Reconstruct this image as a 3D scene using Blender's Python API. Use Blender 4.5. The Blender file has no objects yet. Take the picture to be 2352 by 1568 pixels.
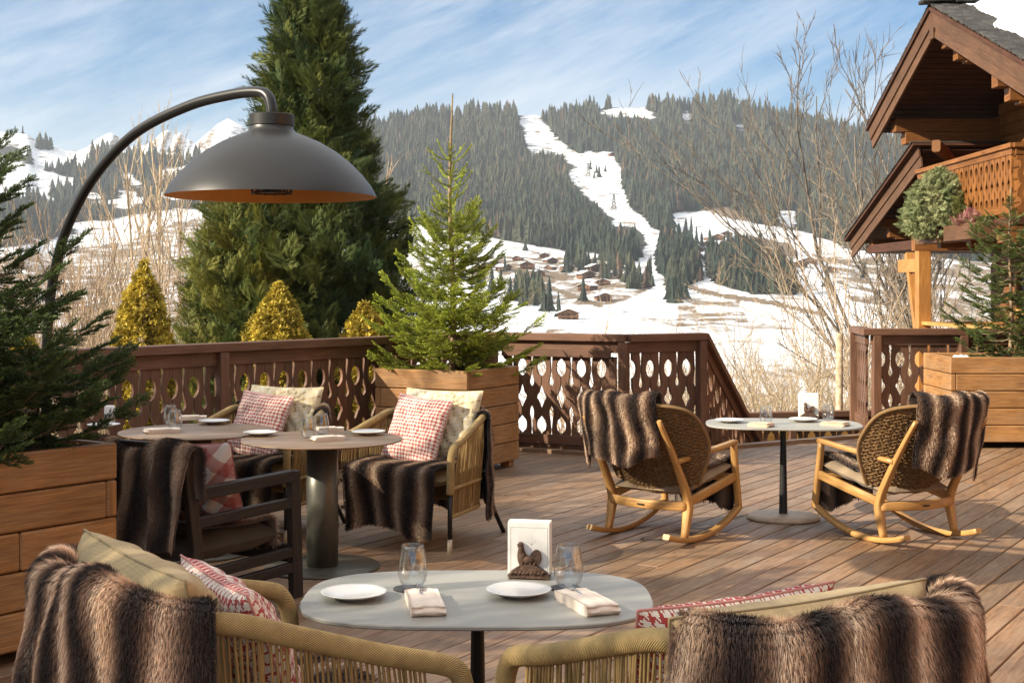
import bpy, math, random
import numpy as np
from mathutils import Vector, Matrix

R = math.radians
SC = bpy.context.scene
COL = SC.collection
FPX, CX, HY, EYE = 3100.0, 1176.0, 660.0, 1.6      # survey of the photograph: focal length, optical centre, horizon row, eye height
rng = np.random.default_rng(7)

def at(px, py, Y):
    """surveyed point: picture direction (px, py) taken at the depth Y where the thing really stands"""
    return np.array([(px - CX) / FPX * Y, Y, EYE + (HY - py) / FPX * Y])

def on_deck(px, py):
    k = (py - HY) / EYE
    return np.array([(px - CX) / k, FPX / k, 0.0])

# ------------------------------------------------------------------ mesh builder
class MB:
    def __init__(s):
        s.V = []; s.n = 0; s.ch = []
    def add(s, V, Fc, col=(1, 1, 1), uv=None, smooth=False):
        V = np.asarray(V, float).reshape(-1, 3)
        Fc = np.asarray(Fc, np.int64)
        if Fc.ndim == 1: Fc = Fc.reshape(1, -1)
        m, k = Fc.shape
        col = np.asarray(col, float)
        if col.ndim == 1: c = np.broadcast_to(col[:3], (m, k, 3))
        elif col.ndim == 2 and col.shape[0] == len(V): c = col[Fc][..., :3]
        else: c = col[..., :3]
        if uv is None: u = np.zeros((m, k, 2))
        else:
            uv = np.asarray(uv, float)
            u = uv[Fc] if uv.ndim == 2 else uv
        s.V.append(V); s.ch.append((Fc + s.n, c, u, smooth)); s.n += len(V)
        return s
    def build(s, name, mat, parent=None, M=None):
        V = np.concatenate(s.V) if s.V else np.zeros((0, 3))
        if M is not None:
            A = np.array(M); V = V @ A[:3, :3].T + A[:3, 3]
        me = bpy.data.meshes.new(name)
        me.vertices.add(len(V)); me.vertices.foreach_set('co', V.astype(np.float32).ravel())
        lv = np.concatenate([c[0].ravel() for c in s.ch]).astype(np.int32)
        tot = np.concatenate([np.full(c[0].shape[0], c[0].shape[1]) for c in s.ch]).astype(np.int32)
        st = np.concatenate([[0], np.cumsum(tot)[:-1]]).astype(np.int32)
        me.loops.add(len(lv)); me.loops.foreach_set('vertex_index', lv)
        me.polygons.add(len(tot)); me.polygons.foreach_set('loop_start', st)
        try: me.polygons.foreach_set('loop_total', tot)
        except Exception: pass
        sm = np.concatenate([np.full(c[0].shape[0], bool(c[3])) for c in s.ch])
        me.polygons.foreach_set('use_smooth', sm)
        uvl = me.uv_layers.new(name='UVMap')
        uvl.data.foreach_set('uv', np.concatenate([c[2].reshape(-1, 2) for c in s.ch]).astype(np.float32).ravel())
        ca = me.color_attributes.new('Col', 'FLOAT_COLOR', 'CORNER')
        cc = np.concatenate([c[1].reshape(-1, 3) for c in s.ch])
        ca.data.foreach_set('color', np.c_[cc, np.ones(len(cc))].astype(np.float32).ravel())
        me.update(calc_edges=True)
        me.materials.append(mat)
        o = bpy.data.objects.new(name, me); COL.objects.link(o)
        if parent is not None: o.parent = parent
        return o

def thing(name, label, cat, loc=(0, 0, 0), rz=0.0, group=None):
    o = bpy.data.objects.new(name, None); COL.objects.link(o)
    o.empty_display_size = 0.1
    o.location = [float(a) for a in loc]; o.rotation_euler = (0, 0, float(rz))
    return tag(o, label, cat, group)

def tag(o, label, cat, group=None):
    o['label'] = label; o['category'] = cat
    if group: o['group'] = group
    return o

def struct(o, kind='structure'):
    o['kind'] = kind
    return o

def copy_tree(o, parent=None):
    c = o.copy(); COL.objects.link(c)
    if parent is not None: c.parent = parent
    for ch in list(o.children): copy_tree(ch, c)
    return c

def face_rz(fx, fy): return math.atan2(-fx, fy)

def rotz(a):
    c, s = math.cos(a), math.sin(a)
    return np.array([[c, -s, 0], [s, c, 0], [0, 0, 1.0]])
def rotx(a):
    c, s = math.cos(a), math.sin(a)
    return np.array([[1.0, 0, 0], [0, c, -s], [0, s, c]])
def roty(a):
    c, s = math.cos(a), math.sin(a)
    return np.array([[c, 0, s], [0, 1.0, 0], [-s, 0, c]])
def nrm(a):
    a = np.asarray(a, float)
    return a / np.maximum(np.linalg.norm(a, axis=-1, keepdims=True), 1e-9)

# ------------------------------------------------------------------ primitives
_SG = np.array([(sx, sy, sz) for sx in (-1, 1) for sy in (-1, 1) for sz in (-1, 1)], float)
def _box_topology():
    idx = {}; V = []
    h = np.ones(3); b = .1
    for sg in _SG:
        for ax in range(3):
            p = sg * (h - b); p[ax] = sg[ax]
            idx[(int(sg[0]), int(sg[1]), int(sg[2]), ax)] = len(V); V.append(p)
    V = np.array(V); quads = []; axs = []
    for ax in range(3):
        a1, a2 = [a for a in range(3) if a != ax]
        for sg in (-1, 1):
            q = []
            for (p, r) in ((-1, -1), (1, -1), (1, 1), (-1, 1)):
                k = [0, 0, 0]; k[ax] = sg; k[a1] = p; k[a2] = r
                q.append(idx[(k[0], k[1], k[2], ax)])
            quads.append(q[::-1] if (sg > 0) == (ax == 1) else q); axs.append(ax)
    for ax in range(3):
        a1, a2 = [a for a in range(3) if a != ax]
        for p in (-1, 1):
            for r in (-1, 1):
                k0 = [0, 0, 0]; k0[ax] = -1; k0[a1] = p; k0[a2] = r
                k1 = list(k0); k1[ax] = 1
                q = [idx[(*k0, a1)], idx[(*k1, a1)], idx[(*k1, a2)], idx[(*k0, a2)]]
                n = np.cross(V[q[1]] - V[q[0]], V[q[2]] - V[q[0]]); o = np.zeros(3); o[a1] = p; o[a2] = r
                quads.append(q if n @ o > 0 else q[::-1]); axs.append(a1)
    tris = []
    for sg in _SG:
        t = [idx[(int(sg[0]), int(sg[1]), int(sg[2]), a)] for a in range(3)]
        tris.append(t if sg.prod() > 0 else t[::-1])
    return np.array(quads), np.array(axs), np.array(tris)
_BQ, _BA, _BT = _box_topology()
_BS = np.repeat(_SG, 3, 0); _BM = np.tile(np.eye(3), (8, 1))
def box(mb, c, size, rot=None, b=0.004, tone=None, col=(1, 1, 1)):
    """chamfered box, UV with U along the longest side"""
    h = np.array(size, float) / 2; b = min(b, h.min() * .6)
    V = _BS * (h - b * (1 - _BM))
    off = rng.random(2) * 7; order = np.argsort(-h)
    oth = np.array([[a for a in order if a != ax] for ax in range(3)])[_BA]
    Q = V[_BQ]; k = np.arange(len(_BQ))[:, None]; j = np.arange(4)[None]
    uq = np.stack([Q[k, j, oth[:, :1]] + off[0], Q[k, j, oth[:, 1:]] + off[1] + _BA[:, None] * .37], -1)
    W = V if rot is None else V @ np.asarray(rot).T
    W = W + np.asarray(c, float)
    t = (0.86 + 0.28 * rng.random()) if tone is None else tone
    cl = np.array(col, float) * t
    n0 = mb.n
    mb.add(W, _BQ, cl, uq)
    mb.ch.append((_BT + n0, np.broadcast_to(cl, (8, 3, 3)), V[_BT][..., :2] + off, False))
    return mb

def beam(mb, p0, p1, w, h, b=0.004, tone=None, up=(0, 0, 1), col=(1, 1, 1)):
    """box from p0 to p1; w across, h in the 'up' direction"""
    p0 = np.asarray(p0, float); p1 = np.asarray(p1, float)
    d = p1 - p0; L = np.linalg.norm(d); x = d / L
    y = np.cross(np.asarray(up, float), x); y /= np.linalg.norm(y); z = np.cross(x, y)
    return box(mb, (p0 + p1) / 2, (L, w, h), np.c_[x, y, z], b, tone, col)

def frames(P):
    P = np.asarray(P, float); n = len(P)
    T = np.zeros_like(P); T[1:-1] = P[2:] - P[:-2]; T[0] = P[1] - P[0]; T[-1] = P[-1] - P[-2]
    T = nrm(T)
    up = np.array([0, 0, 1.0]) if abs(T[0][2]) < .9 else np.array([0, 1.0, 0])
    N = np.zeros_like(P); N[0] = nrm(np.cross(np.cross(T[0], up), T[0]))
    for i in range(1, n):
        v = N[i - 1] - T[i] * (N[i - 1] @ T[i]); N[i] = v / max(np.linalg.norm(v), 1e-9)
    return T, N, np.cross(T, N)

def tube(mb, P, r, sides=10, caps=True, col=(1, 1, 1), section=None, smooth=True):
    P = np.asarray(P, float); n = len(P)
    r = np.broadcast_to(np.asarray(r, float), (n,))
    T, N, B = frames(P)
    if section is None:
        a = np.linspace(0, 2 * np.pi, sides, endpoint=False); cs = np.c_[np.cos(a), np.sin(a)]
    else: cs = np.asarray(section, float); sides = len(cs)
    V = P[:, None, :] + r[:, None, None] * (cs[None, :, 0, None] * N[:, None, :] + cs[None, :, 1, None] * B[:, None, :])
    L = np.concatenate([[0], np.cumsum(np.linalg.norm(np.diff(P, axis=0), axis=1))])
    i = np.arange(n - 1)[:, None]; j = np.arange(sides)[None, :]; j2 = (j + 1) % sides
    Fc = np.stack([i * sides + j, i * sides + j2, (i + 1) * sides + j2, (i + 1) * sides + j], -1).reshape(-1, 4)
    w = 2 * np.pi * float(r.mean())
    uu = np.stack([np.broadcast_to(L[:-1][:, None], (n - 1, sides)), np.broadcast_to(L[:-1][:, None], (n - 1, sides)),
                   np.broadcast_to(L[1:][:, None], (n - 1, sides)), np.broadcast_to(L[1:][:, None], (n - 1, sides))], -1).reshape(-1, 4)
    jj = np.broadcast_to(j, (n - 1, sides))
    vv = np.stack([jj, jj + 1, jj + 1, jj], -1).reshape(-1, 4) / sides * w
    n0 = mb.n
    mb.add(V.reshape(-1, 3), Fc, col, np.stack([uu, vv], -1), smooth)
    if caps:
        c = np.asarray(col, float)
        c = c if c.ndim == 1 else c[0]
        for f in (np.arange(sides)[::-1], (n - 1) * sides + np.arange(sides)):
            mb.ch.append((f[None] + n0, np.broadcast_to(c, (1, sides, 3)), np.zeros((1, sides, 2)), False))
    return mb

RRECT = np.array([(1, .72), (.72, 1), (-.72, 1), (-1, .72), (-1, -.72), (-.72, -1), (.72, -1), (1, -.72)])
def sweep(mb, P, w, h, col=(1, 1, 1)):
    """rounded rectangular bar along P (w along frame normal, h across); w,h may vary"""
    P = np.asarray(P, float); n = len(P)
    w = np.broadcast_to(np.asarray(w, float), (n,)) / 2; h = np.broadcast_to(np.asarray(h, float), (n,)) / 2
    T, N, B = frames(P)
    V = P[:, None] + (RRECT[None, :, 0] * w[:, None])[..., None] * N[:, None] + (RRECT[None, :, 1] * h[:, None])[..., None] * B[:, None]
    s = 8
    L = np.concatenate([[0], np.cumsum(np.linalg.norm(np.diff(P, axis=0), axis=1))]) + rng.random() * 5
    i = np.arange(n - 1)[:, None]; j = np.arange(s)[None, :]; j2 = (j + 1) % s
    Fc = np.stack([i * s + j, i * s + j2, (i + 1) * s + j2, (i + 1) * s + j], -1).reshape(-1, 4)
    U = np.repeat(L, s); Vv = np.tile(np.arange(s) / s * .12, n)
    n0 = mb.n
    mb.add(V.reshape(-1, 3), Fc, col, np.c_[U, Vv], True)
    for f in (np.arange(s)[::-1], (n - 1) * s + np.arange(s)):
        mb.ch.append((f[None] + n0, np.broadcast_to(np.asarray(col, float), (1, s, 3)), np.zeros((1, s, 2)), False))
    return mb

def lathe(mb, prof, segs=40, c=(0, 0, 0), smooth=True, col=(1, 1, 1), sx=1.0, sy=1.0):
    prof = np.asarray(prof, float); n = len(prof)
    a = np.linspace(0, 2 * np.pi, segs, endpoint=False)
    V = np.stack([prof[:, None, 0] * np.cos(a) * sx, prof[:, None, 0] * np.sin(a) * sy, np.broadcast_to(prof[:, None, 1], (n, segs))], -1)
    i = np.arange(n - 1)[:, None]; j = np.arange(segs)[None]; j2 = (j + 1) % segs
    Fc = np.stack([i * segs + j, i * segs + j2, (i + 1) * segs + j2, (i + 1) * segs + j], -1).reshape(-1, 4)
    W = V.reshape(-1, 3) + np.asarray(c, float)
    mb.add(W, Fc, col, W[:, :2] * 1.0, smooth)
    return mb

def prism(mb, poly, z0, z1, M=None, col=(1, 1, 1), smooth=False):
    """polygon in the xy plane (counter-clockwise) extruded from z0 to z1, then mapped by the 4x4 M"""
    poly = np.asarray(poly, float); n = len(poly)
    V = np.r_[np.c_[poly, np.full(n, z0)], np.c_[poly, np.full(n, z1)]]
    if M is not None: V = V @ np.asarray(M)[:3, :3].T + np.asarray(M)[:3, 3]
    i = np.arange(n); i2 = (i + 1) % n
    n0 = mb.n
    uv = np.r_[poly, poly] + rng.random(2) * 3
    mb.add(V, np.stack([i, i2, i2 + n, i + n], -1), col, uv, smooth)
    c = np.broadcast_to(np.asarray(col, float), (1, n, 3))
    mb.ch.append((i[::-1][None] + n0, c, uv[:n][::-1][None], False))
    mb.ch.append(((i + n)[None] + n0, c, uv[:n][None], False))
    return mb

def grid_faces(nu, nv, closed_u=False):
    i = np.arange(nu - (0 if closed_u else 1))[:, None]; j = np.arange(nv - 1)[None]
    i2 = (i + 1) % nu
    return np.stack([i * nv + j, i2 * nv + j, i2 * nv + j + 1, i * nv + j + 1], -1).reshape(-1, 4)

def grid(mb, P, col=(1, 1, 1), uv=None, smooth=True, flip=False, closed_u=False):
    nu, nv = P.shape[:2]
    Fc = grid_faces(nu, nv, closed_u)
    if flip: Fc = Fc[:, ::-1]
    c = np.asarray(col, float)
    if c.ndim == 3 and c.shape[:2] == (nu, nv): c = c.reshape(-1, 3)
    if uv is None:
        u, v = np.meshgrid(np.linspace(0, 1, nu), np.linspace(0, 1, nv), indexing='ij'); uv = np.stack([u, v], -1)
    mb.add(P.reshape(-1, 3), Fc, c, np.asarray(uv).reshape(-1, 2), smooth)
    return mb

def sticks(mb, P0, P1, R0, R1, sides=3, col=(1, 1, 1)):
    P0 = np.asarray(P0, float); P1 = np.asarray(P1, float); m = len(P0)
    if m == 0: return mb
    R0 = np.broadcast_to(np.asarray(R0, float), (m,)); R1 = np.broadcast_to(np.asarray(R1, float), (m,))
    T = nrm(P1 - P0)
    up = np.where(np.abs(T[:, 2:3]) < .9, np.array([[0, 0, 1.0]]), np.array([[0, 1.0, 0]]))
    N = nrm(np.cross(T, up)); B = np.cross(T, N)
    a = np.linspace(0, 2 * np.pi, sides, endpoint=False)
    ring = np.cos(a)[None, :, None] * N[:, None] + np.sin(a)[None, :, None] * B[:, None]
    V = np.concatenate([P0[:, None] + ring * R0[:, None, None], P1[:, None] + ring * R1[:, None, None]], 1)
    j = np.arange(sides); j2 = (j + 1) % sides
    q = np.stack([j, j2, j2 + sides, j + sides], -1)
    Fc = (np.arange(m)[:, None, None] * 2 * sides + q[None]).reshape(-1, 4)
    c = np.asarray(col, float)
    if c.ndim == 2: c = np.repeat(c, sides, 0)[:, None, :].repeat(4, 1)
    mb.add(V.reshape(-1, 3), Fc, c, None, True)
    return mb

def scatter(mb, TV, TF, Rm, T, S=None, col=None, vcol=None):
    """many copies of one small template inside a single mesh"""
    m = len(T); nv = len(TV)
    A = np.einsum('mij,vj->mvi', Rm, TV)
    if S is not None:
        S = np.asarray(S, float); A = A * (S[:, None, None] if S.ndim == 1 else S[:, None, :])
    V = A + T[:, None]
    Fc = (np.arange(m)[:, None, None] * nv + TF[None]).reshape(-1, TF.shape[1])
    if col is None: c = (1, 1, 1)
    else:
        c = np.repeat(col[:, None, :], nv, 1)
        if vcol is not None: c = c * vcol[None]
        c = c.reshape(-1, 3)
    mb.add(V.reshape(-1, 3), Fc, c, None, False)
    return mb

def frame_from(d, up=None):
    """rotation matrices whose local +Y is d (m,3), local Z close to up"""
    d = nrm(d); m = len(d)
    u = np.tile(np.array([[0, 0, 1.0]]), (m, 1)) if up is None else np.asarray(up, float)
    x = np.cross(d, u); bad = np.linalg.norm(x, axis=1) < 1e-3
    x[bad] = np.array([1.0, 0, 0]); x = nrm(x); z = np.cross(x, d)
    return np.stack([x, d, z], -1)

def smooth_path(pts, n=24):
    """Catmull-Rom through pts"""
    p = np.asarray(pts, float); p = np.r_[[2 * p[0] - p[1]], p, [2 * p[-1] - p[-2]]]
    out = []; m = len(p) - 3
    for t in np.linspace(0, m - 1e-6, n):
        i = int(t); f = t - i; a, b, c, d = p[i:i + 4]
        out.append(.5 * ((2 * b) + (-a + c) * f + (2 * a - 5 * b + 4 * c - d) * f ** 2 + (-a + 3 * b - 3 * c + d) * f ** 3))
    return np.array(out)

_w = np.random.default_rng(3)
_FR = [( _w.normal(size=2), _w.random() * 6.28) for _ in range(48)]
def fbm2(x, y, base, octaves=4):
    """smooth pseudo noise, roughly in -1..1"""
    v = 0; amp = 1.0; f = base; tot = 0
    for o in range(octaves):
        s = 0
        for k in range(6):
            d, ph = _FR[(o * 6 + k) % 48]
            s = s + np.sin((x * d[0] + y * d[1]) * f + ph + k)
        v = v + amp * s / 2.6; tot += amp; amp *= .5; f *= 2.03
    return v / tot
# ------------------------------------------------------------------ materials
def _nt(name):
    m = bpy.data.materials.new(name); m.use_nodes = True
    nt = m.node_tree; nt.nodes.clear()
    return m, nt
def _n(nt, t, **kw):
    n = nt.nodes.new(t)
    for k, v in kw.items():
        if hasattr(n, k): setattr(n, k, v)
    return n
def _in(n, **kw):
    for k, v in kw.items():
        n.inputs[k.replace('_', ' ')].default_value = v
def mixc(nt, a, b, fac, mode='MIX'):
    n = nt.nodes.new('ShaderNodeMix'); n.data_type = 'RGBA'; n.blend_type = mode
    for s, v in ((0, fac), (6, a), (7, b)):
        if hasattr(v, 'is_linked') or hasattr(v, 'links'): nt.links.new(v, n.inputs[s])
        else: n.inputs[s].default_value = v if s == 0 else (*v, 1) if len(v) == 3 else v
    return n.outputs[2]
def ramp(nt, fac, stops):
    n = nt.nodes.new('ShaderNodeValToRGB'); e = n.color_ramp.elements
    while len(e) < len(stops): e.new(.5)
    for el, (p, c) in zip(e, stops):
        el.position = p; el.color = (*c, 1) if len(c) == 3 else c
    nt.links.new(fac, n.inputs[0]); return n.outputs[0]
def noise(nt, vec, scale, detail=4, rough=.6, dist=0.0):
    n = nt.nodes.new('ShaderNodeTexNoise'); n.inputs['Scale'].default_value = scale
    n.inputs['Detail'].default_value = detail; n.inputs['Roughness'].default_value = rough
    n.inputs['Distortion'].default_value = dist
    if vec is not None: nt.links.new(vec, n.inputs['Vector'])
    return n.outputs[0]
def mapping(nt, vec, scale=(1, 1, 1), rot=(0, 0, 0), loc=(0, 0, 0)):
    n = nt.nodes.new('ShaderNodeMapping'); nt.links.new(vec, n.inputs[0])
    n.inputs['Scale'].default_value = scale; n.inputs['Rotation'].default_value = rot; n.inputs['Location'].default_value = loc
    return n.outputs[0]
def vcol(nt):
    a = nt.nodes.new('ShaderNodeAttribute'); a.attribute_name = 'Col'; return a.outputs['Color']
def bump(nt, h, strength, dist=.01):
    b = nt.nodes.new('ShaderNodeBump'); b.inputs['Strength'].default_value = strength; b.inputs['Distance'].default_value = dist
    nt.links.new(h, b.inputs['Height']); return b.outputs[0]
def finish(nt, color, rough=.6, nrmal=None, metallic=0.0, spec=.4, extra=None):
    p = nt.nodes.new('ShaderNodeBsdfPrincipled'); out = nt.nodes.new('ShaderNodeOutputMaterial')
    if hasattr(color, 'links'): nt.links.new(color, p.inputs['Base Color'])
    else: p.inputs['Base Color'].default_value = (*color, 1)
    if hasattr(rough, 'links'): nt.links.new(rough, p.inputs['Roughness'])
    else: p.inputs['Roughness'].default_value = rough
    p.inputs['Metallic'].default_value = metallic
    p.inputs['Specular IOR Level'].default_value = spec
    if nrmal is not None: nt.links.new(nrmal, p.inputs['Normal'])
    for k, v in (extra or {}).items(): p.inputs[k].default_value = v
    nt.links.new(p.outputs[0], out.inputs[0]); return p

def wood(name, light, dark, rough=.55, grain=1.0, knots=0.35, weather=0.0, spec=.3, stain=None):
    m, nt = _nt(name)
    tc = nt.nodes.new('ShaderNodeTexCoord')
    g = mapping(nt, tc.outputs['UV'], (2.2 * grain, 34 * grain, 1))
    n1 = noise(nt, g, 1.6, 6, .62, .7)
    g2 = mapping(nt, tc.outputs['UV'], (5 * grain, 190 * grain, 1))
    n2 = noise(nt, g2, 1.0, 3, .6)
    c = ramp(nt, n1, [(.30, dark), (.50, [(a + b) / 2 for a, b in zip(light, dark)]), (.68, light)])
    c = mixc(nt, c, ramp(nt, n2, [(.35, (.55, .5, .48)), (.62, (1.06, 1.05, 1.03))]), .65, 'MULTIPLY')
    if knots:
        v = nt.nodes.new('ShaderNodeTexVoronoi'); nt.links.new(mapping(nt, tc.outputs['UV'], (2.1, 7, 1)), v.inputs['Vector'])
        v.inputs['Scale'].default_value = 1.0
        k = ramp(nt, v.outputs['Distance'], [(.03, (.32, .24, .2)), (.12, (.75, .7, .66)), (.2, (1, 1, 1))])
        c = mixc(nt, c, k, knots, 'MULTIPLY')
    big = noise(nt, tc.outputs['Object'], 1.7, 5, .6)
    c = mixc(nt, c, ramp(nt, big, [(.35, (.72, .70, .69)), (.65, (1.14, 1.12, 1.1))]), .8, 'MULTIPLY')
    if weather:
        w = noise(nt, mapping(nt, tc.outputs['UV'], (1.1, 5, 1)), 1.3, 6, .7)
        c = mixc(nt, c, stain or (.26, .23, .21), mixc(nt, (0, 0, 0), (weather,) * 3, ramp(nt, w, [(.42, (0, 0, 0)), (.66, (1, 1, 1))])))
    c = mixc(nt, c, vcol(nt), 1.0, 'MULTIPLY')
    finish(nt, c, ramp(nt, n1, [(.3, (rough + .15,) * 3), (.7, (rough - .05,) * 3)]), bump(nt, n2, .35, .004), spec=spec)
    return m

def plain(name, col, rough=.6, metallic=0.0, spec=.4, nscale=0, namt=.25, bscale=0, bstr=.2, extra=None, coord='Object'):
    m, nt = _nt(name); tc = nt.nodes.new('ShaderNodeTexCoord')
    c = mixc(nt, vcol(nt), (*col, 1), 1.0, 'MULTIPLY')
    if nscale:
        n = noise(nt, tc.outputs[coord], nscale, 5, .6)
        c = mixc(nt, c, ramp(nt, n, [(.3, (1 - namt,) * 3), (.7, (1 + namt * .6,) * 3)]), 1.0, 'MULTIPLY')
    nn = bump(nt, noise(nt, tc.outputs[coord], bscale, 4, .6), bstr, .01) if bscale else None
    finish(nt, c, rough, nn, metallic, spec, extra)
    return m

def cloth(name, col=(1, 1, 1), scale=420):
    """woven cloth: thread bump from two crossed waves in UV metres, soft sheen"""
    m, nt = _nt(name); tc = nt.nodes.new('ShaderNodeTexCoord')
    w = [nt.nodes.new('ShaderNodeTexWave') for _ in range(2)]
    for k, a in enumerate(w):
        a.bands_direction = 'XY'[k]; a.inputs['Scale'].default_value = scale / 6.28; a.inputs['Distortion'].default_value = 1.5
        nt.links.new(tc.outputs['UV'], a.inputs['Vector'])
    mx = nt.nodes.new('ShaderNodeMath'); mx.operation = 'MULTIPLY'
    nt.links.new(w[0].outputs['Fac'], mx.inputs[0]); nt.links.new(w[1].outputs['Fac'], mx.inputs[1])
    big = noise(nt, tc.outputs['Object'], 9, 5, .6)
    c = mixc(nt, vcol(nt), (*col, 1), 1.0, 'MULTIPLY')
    c = mixc(nt, c, ramp(nt, mx.outputs[0], [(0, (.82, .82, .82)), (.5, (1.06, 1.06, 1.06))]), .6, 'MULTIPLY')
    c = mixc(nt, c, ramp(nt, big, [(.3, (.86, .86, .85)), (.7, (1.06, 1.06, 1.06))]), 1.0, 'MULTIPLY')
    finish(nt, c, .9, bump(nt, mx.outputs[0], .25, .002), spec=.15, extra={'Sheen Weight': .15})
    return m

def leafy(name, col, trans=.3, rough=.55):
    m, nt = _nt(name)
    c = mixc(nt, vcol(nt), (*col, 1), 1.0, 'MULTIPLY')
    p = nt.nodes.new('ShaderNodeBsdfPrincipled'); nt.links.new(c, p.inputs['Base Color'])
    p.inputs['Roughness'].default_value = rough; p.inputs['Specular IOR Level'].default_value = .3
    t = nt.nodes.new('ShaderNodeBsdfTranslucent'); nt.links.new(c, t.inputs[0])
    mx = nt.nodes.new('ShaderNodeMixShader'); mx.inputs[0].default_value = trans
    nt.links.new(p.outputs[0], mx.inputs[1]); nt.links.new(t.outputs[0], mx.inputs[2])
    out = nt.nodes.new('ShaderNodeOutputMaterial'); nt.links.new(mx.outputs[0], out.inputs[0])
    return m

def rope_mat(name, col, period=.0075):
    m, nt = _nt(name); tc = nt.nodes.new('ShaderNodeTexCoord')
    w = nt.nodes.new('ShaderNodeTexWave'); w.bands_direction = 'DIAGONAL'; w.inputs['Scale'].default_value = 1 / period / 1.7
    w.inputs['Distortion'].default_value = .6; w.inputs['Detail'].default_value = 1
    nt.links.new(tc.outputs['UV'], w.inputs['Vector'])
    c = mixc(nt, vcol(nt), (*col, 1), 1.0, 'MULTIPLY')
    c = mixc(nt, c, ramp(nt, w.outputs['Fac'], [(0, (.5, .45, .4)), (.6, (1.1, 1.1, 1.1))]), .85, 'MULTIPLY')
    n = noise(nt, tc.outputs['Object'], 30, 3)
    c = mixc(nt, c, ramp(nt, n, [(.3, (.8, .78, .75)), (.7, (1.1, 1.1, 1.08))]), 1, 'MULTIPLY')
    finish(nt, c, .7, bump(nt, w.outputs['Fac'], .8, .004), spec=.3)
    return m

def snow_mat(name):
    m, nt = _nt(name); tc = nt.nodes.new('ShaderNodeTexCoord')
    a = nt.nodes.new('ShaderNodeAttribute'); a.attribute_name = 'Col'
    sep = nt.nodes.new('ShaderNodeSeparateColor'); nt.links.new(a.outputs['Color'], sep.inputs[0])
    n1 = noise(nt, tc.outputs['Object'], .035, 8, .68)
    n2 = noise(nt, mapping(nt, tc.outputs['Object'], (.06, .02, .2)), 1.0, 9, .72, .6)
    n3 = noise(nt, tc.outputs['Object'], .4, 6, .7)
    snow = ramp(nt, n3, [(.3, (.74, .76, .79)), (.7, (.86, .86, .86))])
    soil = ramp(nt, n3, [(.3, (.10, .075, .05)), (.7, (.27, .19, .12))])
    floor = ramp(nt, n3, [(.3, (.020, .024, .017)), (.7, (.050, .046, .034))])
    def thr(src, attr, lo, hi):
        s = nt.nodes.new('ShaderNodeMath'); s.operation = 'ADD'
        nt.links.new(src, s.inputs[0]); nt.links.new(attr, s.inputs[1])
        return ramp(nt, s.outputs[0], [(lo, (0, 0, 0)), (hi, (1, 1, 1))])
    h = nt.nodes.new('ShaderNodeMath'); h.operation = 'MULTIPLY'; h.inputs[1].default_value = .5
    nt.links.new(sep.outputs[1], h.inputs[0])
    c = mixc(nt, snow, soil, thr(n2, h.outputs[0], .64, .74))
    h2 = nt.nodes.new('ShaderNodeMath'); h2.operation = 'MULTIPLY'; h2.inputs[1].default_value = .62
    nt.links.new(sep.outputs[0], h2.inputs[0])
    c = mixc(nt, c, floor, thr(n1, h2.outputs[0], .68, .80))
    finish(nt, c, .8, bump(nt, n3, .35, .6), spec=.2)
    return m

def glass_mat():
    """thin clear glass: what lies behind shows through, the walls mirror the sky at grazing angles"""
    m, nt = _nt('clear_glass')
    tr = nt.nodes.new('ShaderNodeBsdfTransparent'); tr.inputs[0].default_value = (.965, .975, .975, 1)
    gl = nt.nodes.new('ShaderNodeBsdfGlossy'); gl.inputs['Roughness'].default_value = .015
    fr = nt.nodes.new('ShaderNodeLayerWeight'); fr.inputs['Blend'].default_value = .22
    f2 = ramp(nt, fr.outputs['Facing'], [(0, (.11,) * 3), (.4, (.26,) * 3), (.7, (.68,) * 3), (1, (1,) * 3)])
    mx = nt.nodes.new('ShaderNodeMixShader'); nt.links.new(f2, mx.inputs[0]); nt.links.new(tr.outputs[0], mx.inputs[1]); nt.links.new(gl.outputs[0], mx.inputs[2])
    out = nt.nodes.new('ShaderNodeOutputMaterial'); nt.links.new(mx.outputs[0], out.inputs[0]); return m

def fur_mat():
    m, nt = _nt('faux_fur')
    p = nt.nodes.new('ShaderNodeBsdfPrincipled'); out = nt.nodes.new('ShaderNodeOutputMaterial')
    nt.links.new(vcol(nt), p.inputs['Base Color']); p.inputs['Roughness'].default_value = .75
    p.inputs['Specular IOR Level'].default_value = .25; p.inputs['Sheen Weight'].default_value = .3
    t = nt.nodes.new('ShaderNodeBsdfTranslucent'); nt.links.new(vcol(nt), t.inputs[0])
    mx = nt.nodes.new('ShaderNodeMixShader'); mx.inputs[0].default_value = .22
    nt.links.new(p.outputs[0], mx.inputs[1]); nt.links.new(t.outputs[0], mx.inputs[2])
    nt.links.new(mx.outputs[0], out.inputs[0]); return m

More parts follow.
